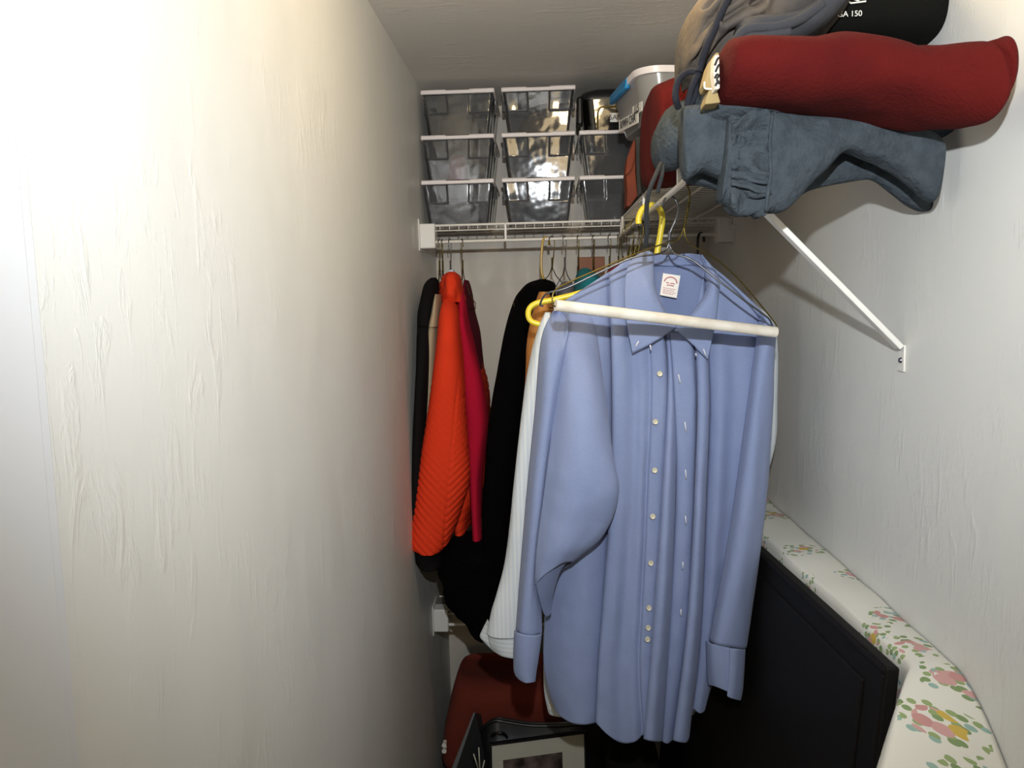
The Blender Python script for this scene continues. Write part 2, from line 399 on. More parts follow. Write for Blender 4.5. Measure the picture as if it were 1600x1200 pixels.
# ------------------------------------------------------------------ clear boxes
BW, BH, BL = 0.0985, 0.1175, 0.285
def smst(a, b, x):
    t = max(0, min(1, (x-a)/(b-a))); return t*t*(3-2*t)
def make_bin(x, zb, label, group):
    t = thing('plastic_box', label, 'storage box', (x, YF+0.03, zb), group)
    yf = YF+0.022
    g = G(); nu, nv = 99, 45; vs = []
    for j in range(nv):
        v = j/(nv-1); hw = 0.079 + (0.093-0.079)*v
        for i in range(nu):
            u = -1 + 2*i/(nu-1)
            inset = smst(0.31, 0.335, abs(u))*smst(0.50, 0.53, v)*0.0035*(1-.6*smst(.6, 1, abs(u)))
            edge = smst(0.93, 1.0, abs(u))**2*0.008
            vs.append(Vector((x+u*hw, yf + (1-v)*0.0105 + inset + edge, zb + 0.002 + v*(BH-0.012))))
    g.add(vs, [(j*nu+i, j*nu+i+1, (j+1)*nu+i+1, (j+1)*nu+i) for j in range(nv-1) for i in range(nu-1)])
    yb_ = yf + BL
    for sx in (-1, 1):
        pts = []
        for k in range(13):
            yy = yf + 0.010 + (yb_-yf-0.010)*k/12
            rib = 0.004 if k % 4 == 2 else 0.0
            pts += [Vector((x+sx*(0.079-rib), yy+0.0105*(1-k/12), zb+0.002)), Vector((x+sx*(0.093-rib), yy, zb+BH-0.010))]
        g.add(pts, [(2*k, 2*k+2, 2*k+3, 2*k+1) for k in range(12)])
    g.add([(x-0.079, yb_, zb+0.002), (x+0.079, yb_, zb+0.002), (x+0.093, yb_, zb+BH-0.01), (x-0.093, yb_, zb+BH-0.01)], [(0, 1, 2, 3)])
    g.add([(x-0.079, yf+0.016, zb+0.002), (x+0.079, yf+0.016, zb+0.002), (x+0.079, yb_, zb+0.002), (x-0.079, yb_, zb+0.002)], [(0, 1, 2, 3)])
    build('tub', g, M['smoke'], t, angle=60)
    build('tub_rim', G().box((x-0.0945, yf-0.002, zb+BH-0.0135), (x+0.0945, yb_, zb+BH-0.0115)), M['smoke'], t, bevel=0.001)
    lg = G().box((x-BW, yf-0.006, zb+BH-0.0115), (x+BW, yb_+0.002, zb+BH-0.002))
    lg.box((x-BW, yf-0.006, zb+BH-0.005), (x-BW*0.31, yb_, zb+BH)); lg.box((x+BW*0.31, yf-0.006, zb+BH-0.005), (x+BW, yb_, zb+BH))
    build('lid', lg, M['lid'], t, bevel=0.003, bseg=2)
    for sx in (-1, 1):
        build('side_latch', G().box((x+sx*0.096-0.004, yf+0.07, zb+BH-0.045), (x+sx*0.096+0.004, yf+0.10, zb+BH-0.012)), M['smoke'], t, bevel=0.002)
    return t
cols_px = (716.5, 842.5, 963)
rowname = ('bottom', 'middle', 'top'); colname = ('nearest the plain wall', 'second from the plain wall', 'third from the plain wall')
zb0 = ZS+0.005
looks = [[None]*3 for _ in range(3)]
for ci, px in enumerate(cols_px):
    for ri in range(3):
        if ci == 2 and ri == 2: continue
        x = W(px - (0, 0.5, 0)[ci], 350-68*ri-30, YF+0.03).x
        make_bin(x, zb0+ri*BH, 'clear plastic box with white lid, %s of the stack %s' % (rowname[ri], colname[ci]), 'clear boxes on the back shelf')
# contents glimpsed through the plastic
def lump(name, px, ri, hw, hh, col, label, dy=0.09):
    x = W(px, 330-68*ri, YF+0.1).x; zb = zb0+ri*BH+0.004
    g = G(); vs = []; n = 20
    for j in range(9):
        a = j/8*math.pi/2
        for k in range(n):
            th = 2*math.pi*k/n
            cs, sn = math.cos(th), math.sin(th)
            r = math.cos(a)**0.5 if j < 8 else 0.0
            P = Vector((x+hw*r*math.copysign(abs(cs)**0.7, cs), YF+0.06+dy+dy*r*math.copysign(abs(sn)**0.7, sn), zb+hh*math.sin(a)))
            P.z += 0.006*nz(P, 30)*math.sin(a); vs.append(P)
    g.add(vs, [(j*n+k, j*n+(k+1) % n, (j+1)*n+(k+1) % n, (j+1)*n+k) for j in range(8) for k in range(n)] + [tuple(range(n-1, -1, -1))])
    tag(build(name, g, mat(name+'_cloth', col, 0.9, bump=(40, 0.4, 0.01)), angle=80), label, 'bundle')
lump('bundle', 714, 1, 0.030, 0.080, (150, 44, 50), 'dim red bundle inside the middle box nearest the plain wall')
lump('bundle', 835, 1, 0.028, 0.075, (60, 70, 110), 'navy bundle inside the middle box second from the plain wall')
lump('bundle', 872, 1, 0.022, 0.070, (176, 128, 92), 'tan bundle inside the middle box beside a navy bundle')
lump('bundle', 716, 2, 0.060, 0.080, (110, 96, 70), 'brownish bundle inside the top box nearest the plain wall')
lump('bundle', 842, 2, 0.062, 0.060, (120, 104, 72), 'olive bundle inside the top box second from the plain wall')
lump('bundle', 716, 0, 0.062, 0.070, (64, 66, 72), 'grey bundle inside the bottom box nearest the plain wall')
lump('bundle', 842, 0, 0.062, 0.050, (70, 74, 84), 'slate bundle inside the bottom box second from the plain wall')
lump('bundle', 963, 1, 0.060, 0.070, (84, 84, 70), 'dull green bundle inside the middle box third from the plain wall')
# dark tub on the third stack
t = thing('dark_tub', 'dark see-through tub with a black domed lid above the third stack of boxes', 'storage box', (W(965, 205, YF+0.05).x, YF+0.15, zb0+2*BH+0.001))
zt = zb0+2*BH+0.001; xc = W(965, 205, YF+0.05).x
M['dark_clear'] = clear('dark_clear_plastic', (120, 112, 98), 0.08, (30, 28, 24), 0.35)
def rrect(x, y, hx, hy, r, z, n=6):
    out = []
    for (sx, sy, a0) in ((1, 1, 0), (-1, 1, 90), (-1, -1, 180), (1, -1, 270)):
        for k in range(n+1):
            a = math.radians(a0+90*k/n); out.append(Vector((x+sx*(hx-r)+r*math.cos(a), y+sy*(hy-r)+r*math.sin(a), z)))
    return out
def stackloft(rings, cap0=True, cap1=True):
    g = G(); n = len(rings[0]); vs = [p for r in rings for p in r]
    fs = [(i*n+k, i*n+(k+1) % n, (i+1)*n+(k+1) % n, (i+1)*n+k) for i in range(len(rings)-1) for k in range(n)]
    if cap0: fs.append(tuple(range(n-1, -1, -1)))
    if cap1: fs.append(tuple(range((len(rings)-1)*n, len(rings)*n)))
    return g.add(vs, fs)
yc = YF+0.16
build('tub', stackloft([rrect(xc, yc, 0.088, 0.13, 0.03, zt), rrect(xc, yc, 0.096, 0.138, 0.03, zt+0.085)], True, False), M['dark_clear'], t, angle=60)
build('lid', stackloft([rrect(xc, yc, 0.100, 0.142, 0.03, zt+0.078), rrect(xc, yc, 0.101, 0.143, 0.03, zt+0.088), rrect(xc, yc, 0.096, 0.138, 0.04, zt+0.10), rrect(xc, yc, 0.08, 0.122, 0.04, zt+0.108)]), M['black_plastic'], t, angle=60)
build('side_clip', G().box((xc-0.110, yc-0.15, zt+0.012), (xc-0.094, yc-0.11, zt+0.085)), M['black_plastic'], t, bevel=0.006, bseg=3)
gx = lambda px, py: W(px, py, yc-0.136)
build('front_frame', G().tube(smooth_pts([gx(934, 207), gx(934, 180), gx(937, 170), gx(945, 167), gx(990, 166)], 5), 0.0022, 8), M['brass'], t, angle=180)
M['tagpaper'] = mat('label_paper', (236, 232, 224), 0.6); M['ink'] = mat('black_ink', (20, 20, 22), 0.6)
c4 = [gx(953, 177), gx(975, 176), gx(975, 191), gx(953, 191)]
card('paper_label', M['tagpaper'], t, [p+Vector((0, -0.003, 0)) for p in c4])
text_obj('lettering', 'SAN', 0.0185, M['ink'], t, gx(962, 184)+Vector((0, -0.0032, 0)), Vector((1, 0, 0)), Vector((0, 0, 1)))

# frosted box with blue latch on the right-hand shelf
t = thing('frosted_box', 'frosted plastic box with white lid, blue latch and two paper labels', 'storage box', (0.34, 1.84, ZS+0.18))
zrim = CAMZ + 0.473; z0 = CAMZ + 0.378
sd = Vector((-0.15, 0.989, 0)).normalized(); e1 = Vector((sd.y, -sd.x, 0))
fc = Vector((0.206, 1.69, 0))                      # near aisle-side corner of the lid
BWd, BDp = 0.27, 0.29
bcen = fc + e1*BWd/2 + sd*BDp/2
def brr(ins, r, z, shift=0.0):
    return [bcen + e1*(p.x+shift) + sd*p.y + Vector((0, 0, z)) for p in rrect(0, 0, BWd/2-ins, BDp/2-ins, r, 0)]
build('tub', stackloft([brr(.030, .05, z0), brr(.016, .05, z0+.05), brr(.008, .05, zrim)], True, False), M['frost'], t, angle=60)
build('lid', stackloft([brr(.002, .05, zrim-.004), brr(0, .05, zrim+.009), brr(.012, .05, zrim+.013)]), M['lid'], t, angle=50)
la = fc + sd*.10 - e1*.004; lb = fc + sd*.25 - e1*.004; up_ = Vector((0, 0, 1)); M['blue'] = mat('blue_plastic', (20, 130, 190), 0.35)
build('latch', G().hexa([la+up_*(zrim-.012), la+e1*.012+up_*(zrim-.012), lb+e1*.012+up_*(zrim-.012), lb+up_*(zrim-.012), la+up_*(zrim+.012)+e1*.003, la+e1*.012+up_*(zrim+.012), lb+e1*.012+up_*(zrim+.012), lb+up_*(zrim+.012)+e1*.003]), M['blue'], t, bevel=.003)
# labels on the aisle side of the box
sn_ = -e1
def side_hit(px, py, ins):
    o_ = fc + e1*ins; d = ray(px, py); k = (o_ - CAM).dot(e1)/d.dot(e1); return CAM + d*k
for quad, word, sz in (([(967, 189), (997, 172), (997, 192), (967, 207)], 'R/WH CHA', 0.026), ([(988, 167), (1003, 158), (1003, 173), (988, 183)], 'LLS', 0.024)):
    qs = [side_hit(a, b, .002) for a, b in quad]
    card('paper_label', M['tagpaper'], t, qs, 0.001)
    cen = sum(qs, Vector())/4
    text_obj('lettering', word, sz, M['ink'], t, cen, qs[1]-qs[0], qs[0]-qs[3])
tag(build('folded_cloth', G().box((.235, 1.70, ZS+.005), (.48, 1.99, z0-.002)), M['dark_cloth'] if 'dark_cloth' in M else mat('dark_cloth_stack', (40, 38, 36), .9), bevel=.02, bseg=4), 'dark folded cloth under the frosted box on the shelf', 'folded cloth')

tag(build('folded_cloth', G().box((.235, 1.53, ZS+.005), (.49, 1.685, ZS+.15)), mat('maroon_filler_cloth', (52, 18, 16), .95), bevel=.025, bseg=4), 'dark maroon folded cloth added behind the red fleece to darken the view through the shelf wires', 'folded cloth')  # added block that keeps the shelf underside dark
# orange leather folder standing at the shelf edge
M['orange_leather'] = mat('orange_leather', (104, 42, 15), 0.6, bump=(50, 0.3, 0.003), spec=0.2, vary=(14, (92, 34, 11)))
M['dark_cloth'] = mat('dark_cloth', (44, 42, 40), 0.85, bump=(60, 0.3, 0.004))
t = thing('leather_folder', 'orange leather folder with a flap standing on the wire shelf edge', 'folder', (XF, 1.55, ZS+0.005))
DF = 1.56
def slab(name, pts, D, dep, m, par):
    g = G(); n = len(pts); a = [W(p[0], p[1], D) for p in pts]; b = [q+Vector((0, dep, 0)) for q in a]
    g.add(a+b, [tuple(range(n))[::-1], tuple(range(n, 2*n))] + [(k, (k+1) % n, n+(k+1) % n, n+k) for k in range(n)])
    return build(name, g, m, par, smooth=False, bevel=0.0012)
slab('spine', [(992, 216), (981, 246), (978, 270), (980, 300), (979, 322), (984, 323), (996, 306), (993, 270), (993, 240)], DF, 0.05, M['orange_leather'], t)
slab('flap', [(991, 218), (980, 246), (977, 274), (983, 270), (988, 262), (992, 248), (993, 225)], DF-0.006, 0.005, M['orange_leather'], t)
slab('back_cover', [(993, 214), (1004, 212), (1006, 240), (1004, 300), (996, 308), (994, 262)], DF+0.02, 0.03, M['dark_cloth'], t)

# ------------------------------------------------------------------ folded clothes on the right-hand shelf
M['fleece'] = mat('grey_fleece', (66, 73, 79), 0.95, bump=(170, 0.6, 0.006), spec=0.15, vary=(60, (57, 64, 70)))
M['red_fleece'] = mat('dark_red_fleece', (82, 17, 14), 0.95, bump=(220, 0.4, 0.004), spec=0.15, vary=(10, (71, 13, 13)))
M['sweat'] = mat('grey_brown_sweat_cloth', (98, 88, 78), 0.95, bump=(120, 0.4, 0.004), spec=0.2, vary=(9, (76, 72, 70)))
M['sweat_dark'] = mat('charcoal_cloth', (52, 53, 58), 0.95, bump=(120, 0.4, 0.004))
M['black_cotton'] = mat('black_cotton', (18, 18, 16), 0.95, bump=(90, 0.3, 0.003), spec=0.1)
M['cord'] = mat('dark_cord', (22, 24, 34), 0.9, bump=(300, 0.5, 0.002))
M['grey_cord'] = mat('grey_cord', (44, 46, 48), 0.9, bump=(300, 0.5, 0.002))

# grey fleece trousers
t = thing('fleece_trousers', 'grey fleece trousers folded over the shelf end, gathered waistband hanging down', 'trousers', (0.35, 1.05, ZS))
DP = 1.0
build('folded_slab', loft([(1064, 172, 218, .10, .10), (1080, 166, 224, .08, .11), (1120, 164, 222, .07, .12), (1180, 166, 216, .07, .12), (1260, 174, 212, .08, .13), (1360, 182, 216, .08, .12), (1440, 192, 220, .06, .08), (1462, 200, 222, .05, .05)], DP, .1, False, wr=(.004, 12, 1), pw=2.8), M['fleece'], t, angle=180)
build('rear_lump', loft([(1021, 208, 246, .2, .03), (1030, 188, 262, .2, .06), (1045, 172, 268, .2, .08), (1066, 166, 262, .19, .10), (1100, 164, 240, .18, .12), (1140, 166, 228, .18, .12)], DP, .08, False, wr=(.007, 16, 1), wr2=(.004, 40, 1), pw=2.2), M['fleece'], t, angle=180)
def gather(px, py, sn):
    q = py + 7*math.sin(px*0.06+py*.03) + 6*math.sin(py*.11)
    return (0.0066*math.sin(q*0.36) + .003*math.sin(q*.83+px*.1))*smst(1126, 1140, px)*(1-smst(1190, 1199, px))
build('front_leg', loft([(1066, 170, 268), (1072, 168, 283), (1090, 167, 272), (1100, 167, 270), (1118, 168, 277), (1150, 170, 286)], DP, .026, False, wr=(.003, 20, 1), pw=3), M['fleece'], t, angle=180)
build('under_leg', loft([(1074, 262, 287), (1090, 264, 289), (1110, 266, 294), (1140, 272, 304), (1170, 285, 308)], DP+.055, .014, False, wr=(.002, 20, 1), pw=2.6), M['fleece'], t, angle=180)
build('waistband', loft([(1134, 172, 302), (1130, 171, 308), (1124, 200, 316), (1136, 172, 322), (1160, 170, 328), (1185, 171, 333), (1206, 174, 331)][3:], DP-.02, .024, False, n=130, sub=16, wr=(.0025, 30, 1), pw=3, disp=gather), M['fleece'], t, angle=180)
build('waistband_edge', loft([(1124, 308, 314, -.02), (1129, 240, 318, -.02), (1135, 176, 320, -.02), (1142, 171, 323, -.02)], DP, .02, False, n=60, sub=8, wr=(.003, 40, 1), pw=2.6), M['fleece'], t, angle=180)
build('seam_ridge', G().tube([W(p[0], p[1], DP-.047) for p in cr([(1207, 178), (1203, 220), (1204, 270), (1200, 300), (1197, 330)], 24)], .0022, 8), M['fleece'], t, angle=180)
build('hanging_leg', loft([(1200, 174, 331), (1225, 177, 325), (1250, 180, 306), (1280, 182, 274), (1305, 184, 246), (1325, 186, 238), (1350, 188, 245), (1390, 192, 266), (1420, 196, 288), (1445, 202, 310), (1458, 208, 312), (1464, 216, 280), (1465, 222, 250)], DP-.010, .022, False, n=60, sub=7, wr=(.009, 13, .6), wr2=(.005, 30, .6), pw=2.8), M['fleece'], t, angle=180)
build('under_leg', loft([(1180, 300, 324), (1205, 300, 330), (1230, 276, 322), (1262, 246, 300), (1300, 226, 287), (1340, 220, 282), (1365, 226, 284), (1395, 244, 305), (1420, 290, 322), (1440, 300, 330), (1455, 304, 328), (1460, 312, 326), (1465, 310, 318)], DP+.062, .014, False, n=40, sub=6, wr=(.004, 14, .6), pw=2.6), M['fleece'], t, angle=180)
wire('drawstring', M['grey_cord'], [pxpath([(1033, 255, .14), (1024, 275, .12), (1014, 300, .12), (1010, 330, .14), (1011, 360, .16), (1009, 384, .18)], DP)], .0034, t)
wire('drawstring', M['grey_cord'], [pxpath([(1036, 258, .14), (1034, 275, .13), (1030, 290, .13), (1028, 301, .13)], DP)], .003, t)

# dark red folded blanket behind, further along the shelf
tag(build('folded_blanket', loft([(1008, 168, 262, .02, .06), (1014, 146, 288, .0, .12), (1030, 136, 292, 0, .13), (1060, 130, 290, 0, .13), (1110, 126, 280, 0, .13), (1160, 126, 270, 0, .13)], 1.38, .13, False, wr=(.007, 11, 1), wr2=(.003, 30, 1), pw=2.6), M['red_fleece'], angle=180),
    'dark red folded fleece stacked behind the grey trousers on the shelf', 'folded cloth')
def roll_fold(px, py, sn):
    a = math.exp(-((px-(1512+(py-80)*.5))/8.0)**2)*smst(76, 96, py)*(1-smst(120, 165, py))
    b = math.exp(-((py-(118+.02*(px-1200)+6*math.sin(px*.02)))/7.0)**2)*(1-smst(1180, 1330, px))
    c = math.exp(-((px-(1395+(py-90)*.5))/9.0)**2)*(1-smst(130, 165, py))
    return -.007*a - .0015*b - .0025*c
# long red roll
t = thing('rolled_jacket', 'long dark red rolled fleece with a printed lining lying on the grey trousers', 'jacket', (0.38, 0.95, ZS+0.05))
build('roll', loft([(1119, 96, 150, .0, .05), (1123, 80, 160, 0, .07), (1135, 72, 165, 0, .08), (1180, 70, 168, 0, .085), (1240, 74, 172, 0, .085), (1290, 69, 176, 0, .085), (1350, 74, 184, -.01, .085), (1410, 82, 194, -.03, .08), (1460, 84, 202, -.05, .075), (1500, 83, 201, -.075, .065), (1524, 79, 196, -.09, .055), (1544, 73, 174, -.102, .042), (1557, 69, 153, -.11, .032), (1568, 77, 134, -.115, .022), (1577, 90, 104, -.12, .010)], .955, .08, False, n=56, sub=8, wr=(.008, 9, 1), wr2=(.0028, 24, 1), pw=2.5, disp=roll_fold), M['red_fleece'], t, angle=180)
M['khaki'] = mat('khaki_lining', (150, 130, 88), 0.85, bump=(80, 0.2, 0.002)); M['print_white'] = mat('white_print_lining', (226, 216, 196), 0.85)
slab('lining_flap', [(1114, 88), (1119, 82), (1124, 82), (1120, 106), (1117, 138), (1102, 138), (1100, 130), (1106, 108), (1108, 100)], .925, .03, M['khaki'], t)
slab('lining_flap', [(1117, 86), (1124, 85), (1125, 138), (1118, 140), (1115, 112)], .905, .02, M['print_white'], t)
slab('lining_flap', [(1108, 140), (1120, 138), (1126, 160), (1102, 163), (1103, 155)], .925, .03, M['khaki'], t)
def pxbar(pts, D, r): return G().tube([W(a, b, D) for a, b in cr(pts, 10)], r, 6)
for pts, m in (([(1117, 102), (1121, 92), (1124, 90)], 'ink'), ([(1118, 112), (1122, 103), (1124, 101)], 'ink'), ([(1117, 122), (1120, 116), (1123, 118), (1120, 124), (1123, 128)], 'ink'), ([(1118, 134), (1121, 128), (1124, 131)], 'ink'), ([(1101, 128), (1101, 137), (1106, 139), (1118, 139)], 'print_white')):
    build('print_mark', pxbar(pts, .9035 if m == 'ink' else .923, .0012), M[m], t, angle=180)
# grey-brown sweatpants bundle
t = thing('sweatpants_bundle', 'grey-brown sweatpants bundle with a navy drawstring on top of the red roll', 'trousers', (0.3, 1.08, ZS+0.12))
CREASE = [[(1070, 96), (1084, 74), (1106, 54), (1130, 42)], [(1090, 116), (1112, 96), (1138, 84), (1152, 78)], [(1124, 32), (1160, 20), (1200, 14), (1244, 2)], [(1080, 56), (1098, 30), (1110, 6), (1116, -10)], [(1140, 60), (1164, 36), (1200, 27), (1240, 18)], [(1075, 112), (1082, 98), (1086, 88)], [(1100, 78), (1124, 64), (1150, 56)]]
def creases(px, py, sn):
    a = 0.004*math.sin((py+0.6*px)*0.11+2*math.sin(px*.03)+1.5*math.sin(py*.07))
    for pl in CREASE:
        d = 1e9
        for (x0, y0), (x1, y1) in zip(pl, pl[1:]):
            u = max(0, min(1, ((px-x0)*(x1-x0)+(py-y0)*(y1-y0))/((x1-x0)**2+(y1-y0)**2)))
            d = min(d, math.hypot(px-x0-u*(x1-x0), py-y0-u*(y1-y0)))
        a += -.010*math.exp(-(d/3.4)**2) + .005*math.exp(-((d-9)/5)**2)
    return a
build('bundle', loft([(1063, 75, 112, 0, .03), (1068, 50, 120, 0, .07), (1080, 30, 124, 0, .1), (1105, 5, 124, 0, .12), (1140, -22, 110, 0, .13), (1190, -50, 92, 0, .13), (1240, -60, 78, 0, .12), (1280, -50, 62, 0, .1), (1300, -30, 40, 0, .08), (1312, -10, 16, 0, .04)], 1.10, .1, False, n=130, sub=16, wr=(.010, 12, 1), wr2=(.005, 28, 1), pw=2.4, disp=creases), M['sweat'], t, angle=180)
build('rolled_leg', loft([(1150, 46, 86, 0, .03), (1158, 38, 90, 0, .04), (1180, 34, 86, 0, .045), (1220, 28, 76, 0, .045), (1260, 12, 64, 0, .045), (1300, -10, 34, 0, .04), (1315, -20, 10, 0, .03)], .985, .04, False, n=48, sub=7, wr=(.005, 22, 1), wr2=(.003, 50, 1), pw=2.4), M['sweat_dark'], t, angle=180)
wire('cuff_fold', M['sweat_dark'], [pxpath([(1156, 84, -.035), (1152, 66, -.04), (1160, 50, -.045), (1180, 44, -.047), (1215, 42, -.047), (1250, 30, -.045), (1285, 6, -.04)], .985)], .006, t)
wire('cuff_fold', M['sweat_dark'], [pxpath([(1168, 78, -.04), (1164, 66, -.045), (1172, 58, -.048), (1195, 56, -.048), (1235, 50, -.047)], .985)], .005, t)
wire('drawstring', M['cord'], [pxpath([(1146, -18, -.12), (1132, 8, -.125), (1118, 40, -.12), (1104, 72, -.12), (1095, 100, -.11), (1092, 112, -.11)], 1.10)], .0046, t)
wire('drawstring', M['cord'], [pxpath([(1092, 112, -.105), (1076, 112, -.10), (1062, 122, -.10), (1056, 140, -.10), (1056, 155, -.10), (1060, 168, -.09)], 1.10), pxpath([(1092, 112, -.105), (1087, 130, -.10), (1086, 150, -.10), (1075, 166, -.10), (1080, 140, -.105), (1090, 118, -.11)], 1.10)], .0042, t)
# black T-shirt
t = thing('folded_tshirt', 'black folded T-shirt with white print against the brace wall', 'T-shirt', (0.45, 1.12, ZS+0.12))
build('cloth', loft([(1200, -40, 84, .02, .05), (1225, -60, 88, 0, .09), (1300, -70, 88, 0, .1), (1400, -66, 88, 0, .1), (1436, -60, 86, 0, .09), (1442, -40, 70, 0, .05)], 1.12, .09, False, n=56, sub=7, wr=(.003, 12, 1), pw=4), M['black_cotton'], t, angle=180)
M['print'] = mat('white_screen_print', (226, 226, 216), 0.8)
DTs = 1.12-.1028
text_obj('lettering', 'GA 150', 0.0095, M['print'], t, W(1327, 22.5, DTs), W(1340, 22, DTs)-W(1316, 23, DTs), Vector((0, 0, 1)))
for pts in ([(1318, 13), (1323, 3), (1326, -8)], [(1318, -2), (1330, 5), (1353, 2)], [(1331, -3), (1340, 1), (1352, -6)], [(1336, -10), (1330, -3)]):
    build('print_line', G().tube([W(a, b, DTs-.001) for a, b in pts], .0010, 6), M['print'], t, smooth=False)

# ------------------------------------------------------------------ hangers
def hanger_local(yaw, rod, width=.2, drop=.165, neck=.075, r=.0012, bar=True, half=1.0):
    ca, sa = math.cos(yaw), math.sin(yaw)
    L = lambda x, z: Vector((rod.x + x*ca, rod.y + x*sa, rod.z + z))
    R = .0145
    hook = [L(R*math.cos(math.radians(a)), R*math.sin(math.radians(a))-R+.0075) for a in range(215, -1, -18)] + [L(R, -.022), L(.006, -.05), L(0, -neck)]
    tri = [L(0, -neck), L(.02*half, -neck-.022), L(width*.55*half, -neck-.05-.02), L(width*half, -drop), L(width*half-.006, -drop-.014), L(0, -drop-.014), L(-width+.006, -drop-.014), L(-width, -drop), L(-width*.55, -neck-.05-.02), L(-.02, -neck-.022), L(0, -neck)]
    return hook, tri
def twist(a, b, rr, turns=5):
    a = Vector(a); b = Vector(b); ax = (b-a).normalized(); u = ax.orthogonal().normalized(); v = ax.cross(u); out = []
    for ph in (0, math.pi):
        out.append([a + (b-a)*(i/(turns*6)) + (u*math.cos(ph+i*math.pi/3) + v*math.sin(ph+i*math.pi/3))*rr for i in range(turns*6+1)])
    return out
def wire_hanger(px, D, label, m='brass', yaw=90, group=None, rodname='back', r=.0013, cat='hanger'):
    if rodname == 'back': rod = Vector((W(px, 377, YF).x, YF-.004, ZS-.044))
    else: rod = Vector((XF-.004, D, ZS-.044))
    hook, tri = hanger_local(math.radians(yaw), rod)
    t = thing('wire_hanger', label, cat, rod+Vector((0, 0, -.18)), group)
    g = G(); g.tube(smooth_pts(hook, 2), r, 7); build('hook', g, M[m], t, angle=180)
    g = G(); g.tube(tri, r, 7)
    for p in twist(rod+Vector((0, 0, -.05)), rod+Vector((0, 0, -.08)), r*1.2): g.tube(p, r, 6)
    build('frame', g, M[m], t, angle=180)
    return t
wl = [(686, 'brass', 89, 'brass wire hanger against the plain wall holding the black jacket'),
      (691, 'brass', 92, 'brass wire hanger beside the plain wall holding the khaki garment'),
      (703, 'steel', 82, 'chrome hanger holding the orange quilted jacket'),
      (722, 'brass', 104, 'brass wire hanger holding the crimson sweater'),
      (862, 'brass', 60, 'wire hanger between the amber hanger and the chrome hook'),
      (882, 'steel', 70, 'chrome hook with a black grip, third hook along from the black coat'),
      (903, 'brass', 78, 'brass twisted hanger at the near edge of the brown wooden block'),
      (927, 'brass', 75, 'brass twisted hanger crossing the middle of the brown wooden block'),
      (952, 'brass', 70, 'brass twisted hanger just past the brown wooden block')]
for px, m, yw, lb in wl: wire_hanger(px, 0, lb, m, yw)
for i, (px, yw) in enumerate(((966, 76), (973, 98), (981, 70), (990, 85))):
    wire_hanger(px, 0, 'dull wire hanger in the crowded bunch at the shelf corner', 'brass', yw, 'crowded wire hangers at the shelf corner')
for i, (d, yw) in enumerate(((1.72, 8), (1.80, -10), (1.90, 14))):
    wire_hanger(0, d, 'dull wire hanger in the crowded bunch at the shelf corner', 'brass', yw, 'crowded wire hangers at the shelf corner', 'right')
# black grip on chrome hook
# amber plastic hanger
t = thing('plastic_hanger', 'amber plastic hanger holding the long black coat', 'hanger', W(850, 440, YF))
wire('hook', M['amber'], [pxpath([(858, 383, .01), (857, 374, .01), (852, 371, 0), (848, 378, -.01), (846, 400, -.01), (846, 420, -.01), (848, 432, -.01), (853, 440, 0)], YF)], .0034, t)
wire('arm', M['amber'], [pxpath([(853, 440, 0), (848, 446, -.06), (840, 455, -.14)], YF), pxpath([(853, 440, 0), (856, 446, .06), (860, 452, .13)], YF)], .0034, t)
# black plastic hanger in the dark corner
t = thing('plastic_hanger', 'black plastic hanger on the back rod in the shadowed corner', 'hanger', W(1090, 400, YF))
wire('hook', M['black_plastic'], [pxpath([(1100, 378, .01), (1099, 368, .01), (1095, 364, 0), (1091, 370, -.01), (1090, 385, -.01), (1090, 410, -.01)], YF)], .0036, t)
wire('arm', M['black_plastic'], [pxpath([(1090, 410, -.01), (1086, 425, -.1), (1082, 440, -.18)], YF), pxpath([(1090, 410, -.01), (1094, 425, .1), (1096, 440, .18)], YF)], .0036, t)
# brown wooden block
M['wood'] = mat('brown_wood', (140, 86, 54), 0.6, bump=(30, 0.2, 0.002), vary=(6, (118, 70, 44)))
c0 = W(904, 402, 2.2); c1 = W(945, 428, 2.2)
t = thing('cedar_block', 'brown wooden block hanging behind the twisted wire hangers', 'block', ((c0.x+c1.x)/2, 2.2, c1.z))
build('board', G().box((c0.x, 2.195, c1.z), (c1.x, 2.21, c0.z)), M['wood'], t, bevel=0.002)
build('loop', G().tube(smooth_pts([((c0.x+c1.x)/2, 2.202, c0.z-.002), ((c0.x+c1.x)/2+.004, 2.16, c0.z+.03), ((c0.x+c1.x)/2, 2.118, ZS-.037), ((c0.x+c1.x)/2-.004, 2.11, ZS-.05)]), .0012, 6), M['steel'], t, angle=180)

# ------------------------------------------------------------------ clothes on the back rod
M['charcoal'] = mat('charcoal_wool', (20, 18, 19), 0.95, bump=(120, 0.3, 0.003), spec=0.1)
M['khaki_cloth'] = mat('khaki_cloth', (168, 150, 122), 0.9, bump=(90, 0.25, 0.003))
M['orange_cloth'] = mat('orange_quilted_cloth', (216, 56, 24), 0.85, bump=(120, 0.2, 0.002), spec=0.2)
M['crimson'] = mat('crimson_knit', (172, 18, 48), 0.95, bump=(180, 0.3, 0.003), spec=0.15)
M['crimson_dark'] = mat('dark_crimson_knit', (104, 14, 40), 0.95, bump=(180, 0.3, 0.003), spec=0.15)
M['black_wool'] = mat('black_wool', (5, 5, 6), 1.0, bump=(160, 0.3, 0.004), spec=0.06)
M['teal'] = mat('teal_cloth', (22, 118, 128), 0.9); M['gold'] = mat('gold_cloth', (196, 132, 64), 0.85)
M['greycloth'] = mat('grey_cloth', (104, 104, 112), 0.9)
M['black_fuzzy'] = mat('black_fuzzy_cloth', (6, 6, 7), 1.0, bump=(240, 0.8, 0.01), spec=0.06)

